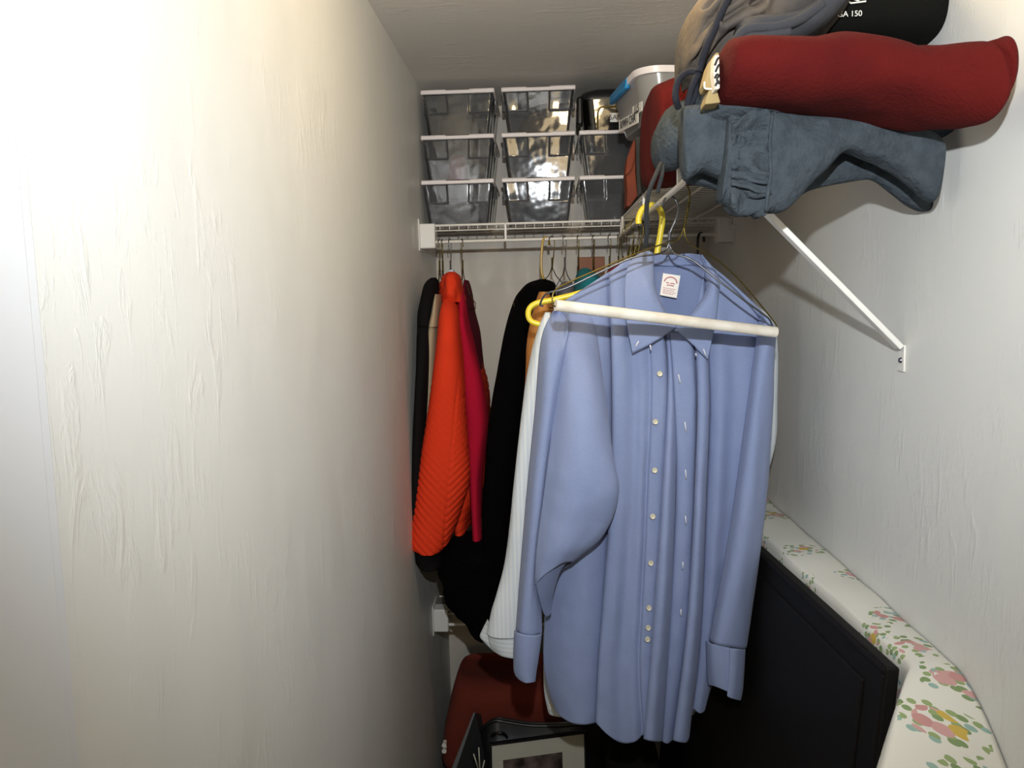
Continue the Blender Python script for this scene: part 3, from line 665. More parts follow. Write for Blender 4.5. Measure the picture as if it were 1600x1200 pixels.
t = thing('black_jacket', 'charcoal jacket hanging pressed against the plain wall', 'jacket', W(665, 860, 1.95))
build('shoulder', loft([(434, 674, 682, .12, .02), (440, 668, 685, .11, .05), (452, 663, 687, .08, .08), (485, 657, 688, .05, .1), (508, 656, 686, .04, .1)], 1.93, .1, wr=(.003, 20, .5)), M['charcoal'], t, angle=180)
build('body', loft([(485, 657, 688, .05, .09), (510, 655, 686, .04, .10), (600, 652, 676), (700, 649, 672), (800, 646, 674), (850, 648, 690), (866, 652, 696), (874, 662, 694)], 1.935, .10, wr=(.004, 20, .3)), M['charcoal'], t, angle=180)
t = thing('khaki_garment', 'khaki garment hanging between the charcoal and the orange jackets', 'garment', W(678, 660, 1.95))
build('shoulder', loft([(460, 684, 689), (470, 681, 690), (490, 677, 690), (510, 672, 689)], 1.94, .07, wr=(.002, 20, .4)), M['khaki_cloth'], t, angle=180)
build('body', loft([(506, 673, 689), (540, 668, 688), (600, 668, 686), (700, 664, 684), (800, 662, 684)], 1.96, .08, wr=(.002, 20, .4)), M['khaki_cloth'], t, angle=180)

t = thing('orange_jacket', 'orange quilted jacket hanging with its chevron-stitched sleeve in front', 'jacket', W(700, 860, 2.0))
def qbody(px, py, sn):
    s = ((py*1.0 + 0.35*px) / 13.0) % 1.0
    return -0.0028*math.exp(-((s-.5)/.12)**2)
build('body', loft([(427, 699, 712, .0, .06), (434, 694, 717, 0, .1), (450, 691, 722, 0, .14), (480, 692, 730, 0, .16), (540, 694, 742), (570, 696, 752), (605, 698, 761), (660, 700, 765), (740, 704, 762), (785, 708, 745), (806, 712, 741), (811, 716, 738)], 2.10, .17, n=60, sub=14, wr=(.005, 12, .4), disp=qbody), M['orange_cloth'], t, angle=180)
def qsleeve(px, py, sn):
    cx = 722 - (py-560)*0.085
    s = ((py + (0.95*abs(px-cx) if px < cx else 0.95*abs(px-cx))) / 11.5) % 1.0
    k = smst(560, 620, py)
    return -0.0030*k*math.exp(-((s-.5)/.13)**2) - 0.002*k*math.exp(-((px-cx)/1.5)**2)
build('sleeve', loft([(468, 693, 708, .06, .03), (485, 690, 716, .03, .05), (520, 685, 720), (560, 680, 724), (640, 669, 729), (720, 657, 734), (755, 652, 732), (785, 648, 723), (815, 644, 714), (840, 641, 705), (850, 643, 700), (856, 654, 692)], 1.87, .06, n=110, sub=22, wr=(.004, 14, .4), disp=qsleeve), M['orange_cloth'], t, angle=180)
build('collar', loft([(425, 702, 711, 0, .03), (432, 697, 718, 0, .05), (445, 694, 722, 0, .07), (460, 693, 725, 0, .07), (472, 694, 727, 0, .06)], 1.97, .06, wr=(.006, 30, 1), wr2=(.004, 60, 1)), M['orange_cloth'], t, angle=180)
build('hanger_grip', G().box(W(701, 432, 2.06), W(709, 421, 2.05)), M['steel'], t, bevel=.001)

t = thing('crimson_sweater', 'crimson sweater hanging beside the orange jacket with one long sleeve', 'sweater', W(740, 860, 2.0))
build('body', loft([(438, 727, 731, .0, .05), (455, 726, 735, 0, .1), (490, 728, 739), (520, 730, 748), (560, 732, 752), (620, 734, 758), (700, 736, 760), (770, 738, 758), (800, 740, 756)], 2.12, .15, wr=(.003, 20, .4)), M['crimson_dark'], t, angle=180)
build('sleeve', loft([(454, 719, 724, .04, .02), (480, 718, 728, .02, .04), (506, 717, 731), (540, 718, 741), (600, 721, 755), (660, 726, 762), (700, 729, 758), (745, 733, 753), (800, 736, 752), (850, 739, 754), (858, 740, 754)], 1.93, .045, n=50, wr=(.004, 26, .25)), M['crimson'], t, angle=180)

t = thing('black_coat', 'long black coat hanging on the amber hanger', 'coat', W(800, 900, 2.0))
build('body', loft([(437, 840, 856, .0, .06), (442, 826, 866, 0, .1), (452, 816, 868), (470, 805, 868), (520, 789, 866), (585, 776, 862), (660, 764, 860), (760, 758, 850), (850, 754, 845), (905, 752, 840)], 2.06, .17, n=50, wr=(.006, 14, .3)), M['black_wool'], t, angle=180)
build('sleeve', loft([(470, 806, 830, .06, .03), (520, 790, 826), (600, 774, 818), (700, 760, 808), (800, 756, 800), (880, 752, 796), (890, 756, 792)], 1.88, .045, wr=(.004, 20, .3)), M['black_wool'], t, angle=180)

tag(build('black_jacket', loft([(838, 712, 790, 0, .05), (852, 700, 795), (880, 687, 800), (905, 690, 802), (930, 697, 800), (948, 712, 796), (964, 732, 785), (974, 744, 776)], 1.93, .11, n=56, wr=(.010, 18, 1), wr2=(.006, 45, 1)), M['black_fuzzy'], angle=180),
    'black fuzzy garment bunched below the orange jacket, above the low shelf end', 'garment')
t = thing('tan_garment', 'gold and tan garment showing between the black coat and the white shirt', 'garment', W(835, 780, 1.75))
build('body', loft([(456, 843, 856, 0, .03), (475, 836, 862), (500, 829, 866), (540, 823, 866), (580, 822, 862), (640, 820, 860), (780, 812, 850)], 1.78, .06, wr=(.004, 20, .4)), M['gold'], t, angle=180)
tag(build('teal_garment', loft([(419, 910, 918, 0, .02), (424, 904, 926, 0, .05), (434, 900, 936), (455, 896, 942), (560, 890, 948), (760, 886, 950)], 2.06, .12, wr=(.003, 20, .4)), M['teal'], angle=180), 'teal garment whose shoulder shows under the brown wooden block', 'garment')
tag(build('grey_garment', loft([(440, 882, 893, 0, .02), (447, 874, 896, 0, .06), (470, 868, 897), (560, 866, 888), (760, 862, 884)], 2.06, .12, wr=(.003, 20, .4)), M['greycloth'], angle=180), 'grey garment shoulder between the black coat and the teal one', 'garment')
M['redcloth'] = mat('red_cloth', (160, 30, 36), 0.9)
tag(build('red_garment', loft([(414, 960, 968, 0, .02), (420, 952, 978, 0, .06), (440, 948, 984), (560, 944, 986), (760, 944, 986)], 2.06, .12, wr=(.003, 20, .4)), M['redcloth'], angle=180), 'red garment of which a sliver shows past the wooden block', 'garment')

# ------------------------------------------------------------------ white striped shirt on the yellow hanger
DW = 1.55
t = thing('yellow_hanger', 'thick yellow plastic tube hanger behind the blue shirt', 'hanger', W(1030, 460, DW))
wire('hook', M['yellow'], [pxpath([(998, 350), (998, 340), (1003, 328), (1012, 321), (1022, 321), (1031, 327), (1035, 342), (1032, 365), (1028, 388), (1026, 400)], DW-.03)], .0058, t, n=12)
wire('arm', M['yellow'], [pxpath([(1026, 400), (1008, 418, .0), (965, 438), (905, 458), (866, 468), (838, 474), (827, 483), (826, 495), (832, 503), (845, 507)], DW-.035), pxpath([(1026, 400), (1060, 412), (1110, 440), (1170, 480), (1200, 506), (1196, 520), (1150, 518), (1000, 512), (845, 507)], DW-.035)], .0056, t, n=12)
t = thing('striped_shirt', 'white finely striped dress shirt hanging behind the blue shirt', 'shirt', W(950, 1110, DW))
build('body', loft([(436, 960, 1110, 0, .012), (450, 930, 1140, 0, .025), (480, 880, 1185), (500, 856, 1206), (540, 850, 1212), (620, 848, 1212), (700, 848, 1209), (780, 850, 1180), (860, 852, 1125), (1000, 850, 1098), (1070, 851, 1094), (1100, 855, 1090), (1112, 858, 1086)], DW+.02, .032, n=70, wr=(.006, 18, .12), pw=3), M['white_stripe'], t, angle=180)
build('sleeve', loft([(488, 850, 862, .0, .02), (505, 843, 864), (530, 836, 862), (560, 830, 860), (660, 813, 850), (760, 801, 846), (870, 788, 844), (925, 777, 842), (950, 770, 842), (970, 766, 843), (988, 762, 843)], DW-.07, .03, n=60, wr=(.005, 30, .12), pw=2.6), M['white_stripe'], t, angle=180)
build('cuff', sheet([[(762, 972, .0), (763, 990, 0), (765, 1006, 0), (772, 1018, 0)], [(775, 972, -.015), (776, 995, -.018), (778, 1012, -.018), (784, 1025, -.016)], [(800, 974, -.024), (800, 1000, -.026), (801, 1018, -.026), (803, 1029, -.024)], [(825, 975, -.02), (826, 1000, -.02), (826, 1020, -.02), (826, 1030, -.02)], [(842, 975, .0), (842, 1000, 0), (842, 1020, 0), (840, 1029, 0)], [(825, 975, .03), (826, 1000, .03), (826, 1018, .03), (826, 1026, .03)], [(790, 972, .03), (788, 995, .03), (788, 1012, .03), (790, 1022, .03)], [(768, 972, .025), (760, 988, .025), (756, 998, .025), (760, 1003, .025)], [(762, 968, .012), (754, 984, .012), (751, 995, .012), (757, 1003, .012)]], DW-.07, 24, 4, True, wr=(.002, 40, .5)), M['white_cuff'], t, solid=.0015, angle=180)
g = G()
for k in range(6):
    x = 859 + k*2.2; a = W(x, 1100, DW-.02); g.box(a+Vector((-.0008, 0, -.012)), a+Vector((.0008, .001, 0)))
build('hem_fringe', g, M['print_white'], t, smooth=False)

# ------------------------------------------------------------------ blue oxford shirt
DB = 1.38
t = thing('blue_shirt', 'blue oxford button-down shirt hanging open with long sleeves', 'shirt', W(1030, 1160, DB))
body = [
 [(866, 482, .05), (860, 600, .05), (854, 760, .055), (852, 930, .055), (850, 1040, .05), (866, 1106, .05)],
 [(885, 468, .02), (882, 600, .025), (874, 760, .03), (868, 930, .035), (866, 1040, .035), (876, 1118, .035)],
 [(905, 455, .012), (905, 600, .02), (900, 760, .015), (890, 930, .02), (886, 1040, .02), (892, 1128, .02)],
 [(928, 440, .014), (930, 600, .012), (926, 760, .02), (914, 930, .012), (908, 1040, .014), (910, 1131, .014)],
 [(945, 429, .016), (951, 600, .022), (948, 760, .028), (938, 930, .022), (932, 1040, .022), (928, 1129, .022)],
 [(951, 425, .020), (957, 600, .034), (956, 760, .036), (946, 930, .034), (938, 1040, .034), (932, 1125, .034)],
 [(954, 424, .006), (957, 600, -.004), (955, 760, -.004), (944, 930, -.004), (936, 1040, -.004), (932, 1130, -.004)],
 [(968, 414, .0), (972, 600, -.008), (970, 760, -.010), (960, 930, -.010), (952, 1040, -.008), (950, 1148, -.008)],
 [(984, 404, .004), (990, 600, .002), (988, 760, .0), (977, 930, .004), (970, 1040, .004), (972, 1160, .004)],
 [(1000, 440, .004), (1004, 600, -.004), (1001, 760, -.004), (994, 930, -.002), (988, 1040, -.002), (992, 1158, -.002)],
 [(1008, 480, .004), (1016, 600, .002), (1010, 760, .003), (1003, 930, .004), (998, 1040, .004), (1004, 1148, .004)],
 [(1018, 500, .0), (1022, 600, -.004), (1016, 760, -.004), (1008, 930, -.003), (1003, 1040, -.003), (1008, 1150, -.003)],
 [(1032, 508, .0), (1038, 600, -.002), (1032, 760, -.003), (1022, 930, -.002), (1017, 1040, -.002), (1012, 1152, -.002)],
 [(1036, 512, .01), (1043, 600, .012), (1040, 760, .014), (1029, 930, .016), (1022, 1040, .014), (1015, 1152, .012)],
 [(1038, 514, .02), (1042, 600, .03), (1036, 760, .034), (1025, 930, .036), (1018, 1040, .034), (1010, 1150, .03)],
 [(1040, 516, .01), (1044, 600, .006), (1036, 760, -.014), (1024, 930, -.022), (1016, 1040, -.024), (1006, 1154, -.024)],
 [(1043, 518, .006), (1050, 610, .0), (1045, 760, -.024), (1036, 930, -.034), (1028, 1040, -.036), (1019, 1158, -.036)],
 [(1046, 520, .008), (1055, 620, .008), (1054, 760, -.004), (1046, 930, -.010), (1040, 1040, -.012), (1032, 1158, -.012)],
 [(1047, 521, .012), (1057, 620, .024), (1057, 760, .024), (1050, 930, .024), (1044, 1040, .022), (1036, 1156, .02)],
 [(1047, 520, .0), (1054, 610, -.002), (1058, 760, .004), (1050, 930, .008), (1043, 1040, .008), (1035, 1158, .010)],
 [(1060, 520, -.004), (1068, 610, -.006), (1070, 760, -.002), (1063, 930, .002), (1054, 1040, .006), (1043, 1162, .008)],
 [(1078, 516, -.002), (1084, 610, -.002), (1083, 760, .004), (1075, 930, .008), (1064, 1040, .012), (1049, 1158, .014)],
 [(1084, 514, .014), (1089, 610, .018), (1086, 760, .024), (1078, 930, .026), (1067, 1040, .024), (1053, 1154, .022)],
 [(1086, 500, .004), (1091, 610, -.010), (1087, 760, -.018), (1078, 930, -.020), (1067, 1040, -.020), (1052, 1156, -.020)],
 [(1092, 470, .002), (1099, 610, -.016), (1095, 760, -.026), (1088, 930, -.028), (1078, 1040, -.028), (1064, 1160, -.028)],
 [(1098, 440, .004), (1106, 610, -.006), (1102, 760, -.010), (1095, 930, -.012), (1086, 1040, -.012), (1076, 1156, -.012)],
 [(1101, 420, .012), (1108, 610, .022), (1104, 760, .026), (1098, 930, .026), (1090, 1040, .024), (1080, 1120, .022)],
 [(1104, 410, .008), (1112, 610, .012), (1108, 760, .016), (1101, 930, .018), (1093, 1040, .018), (1084, 1108, .016)],
 [(1120, 422, .004), (1128, 610, .002), (1122, 760, .008), (1112, 930, .012), (1102, 1040, .014), (1092, 1114, .014)],
 [(1142, 440, .006), (1148, 610, .012), (1138, 760, .018), (1124, 930, .022), (1110, 1040, .022), (1099, 1112, .022)],
 [(1166, 462, .008), (1170, 610, .008), (1156, 760, .018), (1136, 930, .028), (1116, 1040, .03), (1102, 1106, .03)],
 [(1190, 486, .016), (1186, 610, .02), (1168, 760, .03), (1144, 930, .04), (1120, 1040, .045), (1103, 1098, .045)],
 [(1203, 502, .04), (1194, 610, .05), (1174, 760, .06), (1148, 930, .065), (1122, 1040, .07), (1102, 1096, .07)],
 [(1170, 470, .055), (1160, 610, .09), (1150, 760, .095), (1120, 930, .10), (1100, 1040, .10), (1088, 1112, .10)],
 [(1110, 418, .06), (1100, 610, .10), (1090, 760, .11), (1070, 930, .11), (1060, 1040, .11), (1050, 1112, .11)],
 [(1046, 402, .062), (1040, 610, .10), (1030, 760, .11), (1010, 930, .11), (1000, 1040, .11), (1000, 1116, .11)],
 [(985, 410, .06), (960, 610, .10), (950, 760, .105), (940, 930, .105), (930, 1040, .105), (930, 1108, .105)],
 [(905, 458, .055), (890, 610, .08), (880, 760, .085), (870, 930, .09), (866, 1040, .085), (880, 1096, .085)],
]
build('body', sheet(body, DB, 110, 5, True, wr=(.005, 16, .35), wr2=(.0016, 45, .6)), M['oxford'], t, solid=.0012, angle=180)
# inside of the back neck and yoke
build('neck_inside', sheet([[(1004, 404, .0), (1006, 440, .02), (1012, 500, .03), (1030, 540, .03)], [(1020, 400, .045), (1020, 440, .045), (1026, 500, .04), (1034, 540, .036)], [(1048, 398, .055), (1047, 440, .05), (1047, 500, .045), (1048, 540, .04)], [(1080, 397, .045), (1082, 440, .045), (1076, 500, .04), (1062, 540, .036)], [(1098, 402, .0), (1108, 440, .02), (1096, 500, .03), (1070, 540, .03)]], DB-.01, 30, 8, wr=(.003, 30, .3)), M['oxford_shade'], t, solid=.001, angle=180)
# collar leaves
build('collar_leaf', sheet([[(1003, 393, .03), (984, 410, .0), (977, 440, -.012), (977, 490, -.016), (988, 552, -.018)], [(1008, 392, .02), (996, 415, -.008), (996, 450, -.022), (1000, 495, -.022), (1012, 540, -.02)], [(1015, 393, .02), (1010, 418, -.006), (1012, 450, -.026), (1020, 490, -.026), (1034, 527, -.02)], [(1020, 396, .024), (1020, 420, .0), (1022, 450, -.018), (1034, 486, -.022), (1050, 516, -.018)], [(1021, 400, .03), (1021, 424, .01), (1024, 452, -.004), (1038, 484, -.012), (1058, 512, -.014)]], DB-.012, 36, 6, wr=(.0015, 30, .5)), M['oxford'], t, solid=.0015, angle=180)
build('collar_leaf', sheet([[(1094, 400, .03), (1102, 424, .012), (1104, 452, -.004), (1082, 488, -.012), (1054, 514, -.014)], [(1096, 398, .024), (1108, 424, .0), (1109, 452, -.018), (1092, 486, -.022), (1062, 520, -.02)], [(1098, 400, .02), (1114, 424, -.006), (1116, 455, -.024), (1104, 490, -.024), (1080, 536, -.02)], [(1101, 404, .02), (1120, 428, -.004), (1121, 462, -.02), (1115, 500, -.02), (1097, 553, -.018)], [(1104, 410, .03), (1123, 436, .0), (1122, 468, -.012), (1117, 505, -.016), (1106, 561, -.018)]], DB-.012, 36, 6, wr=(.0015, 30, .5)), M['oxford'], t, solid=.0015, angle=180)
build('collar_stand', sheet([[(1003, 394, .03), (1003, 402, .03), (1006, 412, .03)], [(1020, 397, .052), (1020, 404, .052), (1021, 414, .052)], [(1048, 398, .062), (1048, 406, .062), (1048, 416, .062)], [(1075, 396, .056), (1076, 404, .056), (1077, 414, .056)], [(1093, 398, .03), (1096, 406, .03), (1098, 416, .03)]], DB-.024, 10, 8), M['oxford_shade'], t, solid=.0015, angle=180)
# neck label
M['red_ink'] = mat('red_thread', (196, 128, 134), 0.8)
lc = [W(1036, 427, DB+.024), W(1063, 431, DB+.024), W(1057, 466, DB+.020), W(1031, 461, DB+.020)]
lab = card('neck_label', M['tagpaper'], t, lc, -.001)
def labp(u, v):
    a = lc[0].lerp(lc[1], u); b = lc[3].lerp(lc[2], u); return a.lerp(b, v) + Vector((0, -.0014, 0))
g = G(); g.tube([labp(.5-.36*math.cos(a), .36-.24*math.sin(a)) for a in [math.pi*k/12 for k in range(13)]], .0011, 5)
for v, a, b in ((.40, .25, .42), (.40, .5, .75), (.50, .3, .72)): g.tube([labp(a, v), labp((a+b)/2, v-.015), labp(b, v)], .0009, 5)
for v in (.64, .72, .80, .87):
    u = .14
    while u < .8:
        l = random.uniform(.06, .16); g.tube([labp(u, v), labp(min(u+l, .88), v)], .0007, 4); u += l+.04
o = build('woven_print', g, M['red_ink'], lab, angle=180); o['kind'] = 'stuff'
# buttons
M['button'] = mat('pearl_button', (214, 208, 184), 0.3)
def button(px, py, D, r=.0052):
    c = W(px, py, D); g = G(); n = 16
    rings = [[c+Vector((rr*math.cos(2*math.pi*k/n), yy, rr*math.sin(2*math.pi*k/n))) for k in range(n)] for rr, yy in ((r*.9, .002), (r, 0), (r*.85, -.0014), (r*.6, -.0006), (r*.1, -.0006))]
    g.add([p for q in rings for p in q], [(i*n+k, i*n+(k+1) % n, (i+1)*n+(k+1) % n, (i+1)*n+k) for i in range(4) for k in range(n)])
    return build('button', g, M['button'], t, angle=50)
for px, py in ((1031, 584), (1024, 659), (1023, 735), (1020, 807), (1017, 880), (1014, 950), (1013, 981), (1012, 999)): button(px, py, DB-.012)
M['thread'] = mat('white_thread', (216, 218, 226), 0.8)
def bhole(a, b, D):
    build('buttonhole', G().tube([W(a[0], a[1], D), W(b[0], b[1], D)], .0012, 6), M['thread'], t, angle=180)
for a, b in (((1060, 585), (1063, 599)), ((1070, 659), (1072, 674)), ((1071, 734), (1072, 748)), ((1071, 806), (1072, 819)), ((1067, 878), (1067, 889)), ((1064, 952), (1064, 962))): bhole(a, b, DB-.0125)
for a, b in (((998, 533), (993, 542)), ((1016, 539), (1017, 547)), ((1099, 545), (1103, 556)), ((1087, 552), (1088, 556))): bhole(a, b, DB-.036)
# left-hand sleeve with the bent elbow
build('sleeve', sheet([
 [(868, 480, .03), (846, 530, .03), (836, 640, .03), (824, 760, .03), (814, 880, .03), (806, 985, .03)],
 [(872, 486, .05), (855, 540, -.01), (846, 640, -.02), (833, 760, -.02), (822, 880, -.015), (812, 990, -.012)],
 [(878, 490, .045), (866, 545, -.02), (857, 640, -.032), (845, 760, -.03), (832, 880, -.024), (822, 994, -.02)],
 [(884, 492, .04), (876, 548, -.02), (866, 640, -.022), (853, 760, -.016), (838, 880, -.014), (832, 995, -.018)],
 [(890, 490, -.006), (884, 550, -.008), (874, 640, .0), (862, 770, .0), (842, 885, -.002), (841, 992, -.008)],
 [(886, 488, .02), (884, 550, .03), (876, 640, .04), (864, 760, .04), (846, 890, .03), (846, 990, .01)],
 [(876, 484, .045), (864, 540, .05), (852, 640, .05), (840, 760, .05), (828, 880, .05), (826, 985, .04)]], DB-.02, 60, 5, True, wr=(.003, 26, .3)), M['oxford'], t, solid=.0012, angle=180)
build('sleeve', sheet([
 [(872, 486, .045), (868, 560, .0), (860, 680, -.03), (848, 780, -.035), (838, 860, -.035), (836, 912, -.03)],
 [(884, 482, .035), (890, 560, -.035), (884, 680, -.065), (872, 780, -.07), (858, 850, -.065), (846, 902, -.05)],
 [(900, 478, .03), (914, 570, -.04), (916, 680, -.08), (910, 770, -.09), (890, 830, -.08), (862, 890, -.06)],
 [(916, 474, .03), (934, 590, -.03), (942, 690, -.07), (944, 760, -.085), (922, 820, -.078), (878, 880, -.058)],
 [(926, 472, .035), (944, 610, -.012), (957, 710, -.05), (966, 768, -.06), (944, 830, -.055), (892, 878, -.045)],
 [(922, 472, .045), (940, 620, .01), (950, 710, -.01), (955, 775, -.015), (935, 838, -.015), (890, 882, -.015)],
 [(900, 472, .02), (910, 600, .01), (910, 700, .0), (900, 780, .0), (880, 850, .0), (860, 900, .0)]], DB-.012, 60, 6, True, wr=(.006, 18, .6), wr2=(.0022, 45, .7)), M['oxford'], t, solid=.0012, angle=180)
build('sleeve_fold', sheet([
 [(836, 905, -.04), (840, 925, -.03), (848, 955, -.01), (853, 964, .0)], [(850, 896, -.05), (852, 918, -.035), (856, 945, -.012), (858, 962, .0)],
 [(866, 888, -.05), (866, 905, -.035), (862, 935, -.01), (860, 960, .0)], [(884, 880, -.044), (874, 896, -.03), (864, 930, -.008), (861, 958, .0)]], DB-.012, 20, 5, wr=(.003, 30, .5)), M['oxford_shade'], t, solid=.0012, angle=180)
build('cuff', sheet([[(804, 985, .012), (803, 1020, .012), (803, 1045, .012), (806, 1056, .012)], [(808, 988, -.012), (807, 1022, -.012), (808, 1050, -.012), (812, 1062, -.012)], [(822, 992, -.024), (820, 1025, -.024), (820, 1054, -.024), (822, 1067, -.024)], [(837, 993, -.02), (834, 1025, -.02), (832, 1052, -.02), (832, 1066, -.02)], [(846, 990, -.004), (842, 1022, -.004), (838, 1048, -.004), (836, 1064, -.004)], [(838, 988, .025), (835, 1020, .025), (832, 1044, .025), (830, 1058, .025)], [(816, 986, .028), (814, 1020, .028), (814, 1042, .028), (815, 1054, .028)]], DB-.03, 24, 5, True, wr=(.0015, 30, .5)), M['oxford'], t, solid=.0016, angle=180)
# right-hand sleeve
build('sleeve', sheet([
 [(1188, 486, .01), (1178, 560, .0), (1167, 640, .0), (1150, 760, .0), (1131, 880, .0), (1108, 1000, .01)],
 [(1196, 492, -.01), (1186, 560, -.02), (1176, 640, -.024), (1160, 760, -.028), (1142, 880, -.026), (1118, 1006, -.018)],
 [(1203, 500, -.014), (1196, 560, -.024), (1186, 640, -.030), (1174, 760, -.036), (1156, 880, -.034), (1134, 1010, -.024)],
 [(1209, 508, -.01), (1204, 560, -.014), (1198, 640, -.018), (1187, 760, -.022), (1172, 880, -.022), (1150, 1013, -.02)],
 [(1212, 516, .0), (1209, 560, .004), (1206, 640, .004), (1198, 760, .002), (1184, 880, .0), (1162, 1014, -.004)],
 [(1212, 518, .02), (1208, 560, .03), (1205, 640, .032), (1196, 760, .032), (1182, 880, .03), (1164, 1010, .02)],
 [(1200, 500, .03), (1192, 560, .045), (1182, 640, .045), (1170, 760, .045), (1155, 880, .045), (1130, 1005, .035)]], DB-.005, 70, 6, True, wr=(.004, 24, .25), wr2=(.0015, 50, .5)), M['oxford'], t, solid=.0012, angle=180)
build('cuff', sheet([[(1103, 1002, .012), (1104, 1030, .012), (1105, 1055, .012), (1107, 1070, .012)], [(1112, 1006, -.012), (1113, 1035, -.012), (1115, 1058, -.012), (1117, 1072, -.012)], [(1126, 1009, -.022), (1127, 1040, -.022), (1129, 1062, -.022), (1131, 1078, -.022)], [(1139, 1012, -.024), (1139, 1044, -.024), (1138, 1066, -.024), (1138, 1082, -.024)], [(1142, 1013, -.030), (1141, 1046, -.030), (1139, 1074, -.030), (1137, 1088, -.030)], [(1153, 1014, -.028), (1151, 1048, -.028), (1149, 1078, -.028), (1146, 1092, -.028)], [(1164, 1015, -.008), (1162, 1048, -.008), (1160, 1078, -.008), (1157, 1094, -.008)], [(1158, 1012, .02), (1157, 1045, .02), (1155, 1072, .02), (1152, 1088, .02)], [(1130, 1006, .03), (1130, 1036, .03), (1130, 1058, .03), (1131, 1074, .03)]], DB-.005, 24, 5, True, wr=(.001, 30, .5)), M['oxford'], t, solid=.0016, angle=180)

# steel hanger of the blue shirt
t = thing('wire_hanger', 'silver wire hanger carrying the blue shirt', 'hanger', W(1046, 380, 1.30))
wire('hook', M['steel'], [pxpath([(1036, 322, .0), (1038, 312, -.005), (1045, 306, -.01), (1053, 309, -.01), (1058, 318, -.01), (1059, 332, -.005), (1055, 345, 0), (1049, 358, 0), (1046, 367, 0)], 1.30)], .0017, t)
g = G()
for p in twist(W(1047, 362, 1.30), W(1045, 381, 1.30), .0018, 3): g.tube(p, .0016, 7)
build('twisted_neck', g, M['steel'], t, angle=180)
wire('frame', M['steel'], [pxpath([(1045, 381), (1041, 390), (1032, 396, -.005), (1012, 399, -.01), (988, 403, -.012), (940, 424, -.015), (885, 450, -.015), (858, 457, -.01), (849, 464, 0), (844, 476, .01), (848, 478, .03)], 1.30), pxpath([(1045, 381), (1050, 391), (1058, 398, -.005), (1075, 403, -.01), (1090, 412, -.012), (1120, 436, -.02), (1160, 467, -.02), (1190, 489, -.012), (1203, 500, 0), (1207, 513, .02)], 1.30)], .0017, t)
# brass hanger with paper tube
t = thing('tube_hanger', 'brass wire hanger with a white paper tube in front of the blue shirt', 'hanger', W(1040, 500, 1.22))
DL, DR = 1.165, 1.265
def dpx(px): return DL + (DR-DL)*(px-868)/(1212-868)
g = G().tube([W(x, 477+(519-477)*(x-868)/(1212-868), dpx(x)) for x in range(868, 1213, 43)], .0086, 20)
build('paper_tube', g, M['paper'], t, angle=60)
P3 = lambda pts: [W(a, b, dpx(a)+(c[0] if c else 0)) for a, b, *c in pts]
wire('hook', M['brass'], [P3([(1058, 296), (1060, 289), (1066, 285), (1073, 289), (1077, 300), (1077, 318)])], .0013, t)
g = G()
for p in twist(P3([(1077, 316)])[0], P3([(1069, 356)])[0], .0013, 6): g.tube(p, .0011, 6)
build('twisted_neck', g, M['brass'], t, angle=180)
wire('frame', M['brass'], [P3([(1069, 355), (1064, 368), (1057, 376), (1045, 378), (1020, 387), (985, 400), (935, 421), (885, 443), (868, 453), (863, 464), (864, 476), (869, 479)]), P3([(1069, 355), (1072, 372), (1084, 385), (1110, 399), (1128, 412), (1155, 437), (1180, 466), (1205, 497), (1213, 509), (1212, 519)])], .0012, t)

# ------------------------------------------------------------------ headboard and floral cloth
M['dark_wood'] = mat('black_brown_wood', (15, 12, 11), 0.6, bump=(40, 0.12, 0.002), spec=0.25)
nA = W(1400, 1044, .955); fA = W(1190, 853, 1.44)
zt = (nA.z+fA.z)/2 + 0.0
ax = Vector((fA.x-nA.x, fA.y-nA.y, 0)); ax.normalize()
far = Vector((nA.x, nA.y, zt)) + ax*1.05
lean = Vector((-0.08, 0, -1)).normalized()
nrm = ax.cross(lean).normalized()
if nrm.x > 0: nrm = -nrm           # towards the aisle
t = thing('headboard', 'black-brown wooden headboard leaning on edge against the brace wall', 'headboard', Vector((0.3, 1.4, 0)))
A0 = Vector((nA.x, nA.y, nA.z)); B0 = Vector((far.x, far.y, nA.z))
H = A0.z/abs(lean.z) - .005
def hb(u, v, w): return A0 + ax*u + lean*v + nrm*w
Lb = 1.05
build('panel', G().hexa([hb(0, H, -.006), hb(Lb, H, -.006), hb(Lb, H, .012), hb(0, H, .012), hb(0, 0, -.006), hb(Lb, 0, -.006), hb(Lb, 0, .012), hb(0, 0, .012)]), M['dark_wood'], t, smooth=False, bevel=.003)
def strip(name, u0, u1, v0, v1, w0, w1, bv=.006): return build(name, G().hexa([hb(u0, v1, w0), hb(u1, v1, w0), hb(u1, v1, w1), hb(u0, v1, w1), hb(u0, v0, w0), hb(u1, v0, w0), hb(u1, v0, w1), hb(u0, v0, w1)]), M['dark_wood'], t, smooth=False, bevel=bv, bseg=4)
strip('raised_field', .050, Lb-.055, .040, H-.06, .010, .0155, .0055)
strip('edge_moulding', .003, Lb-.004, .003, .010, .010, .0145, .002)
strip('edge_moulding', .003, .010, .012, H-.05, .010, .0145, .002)

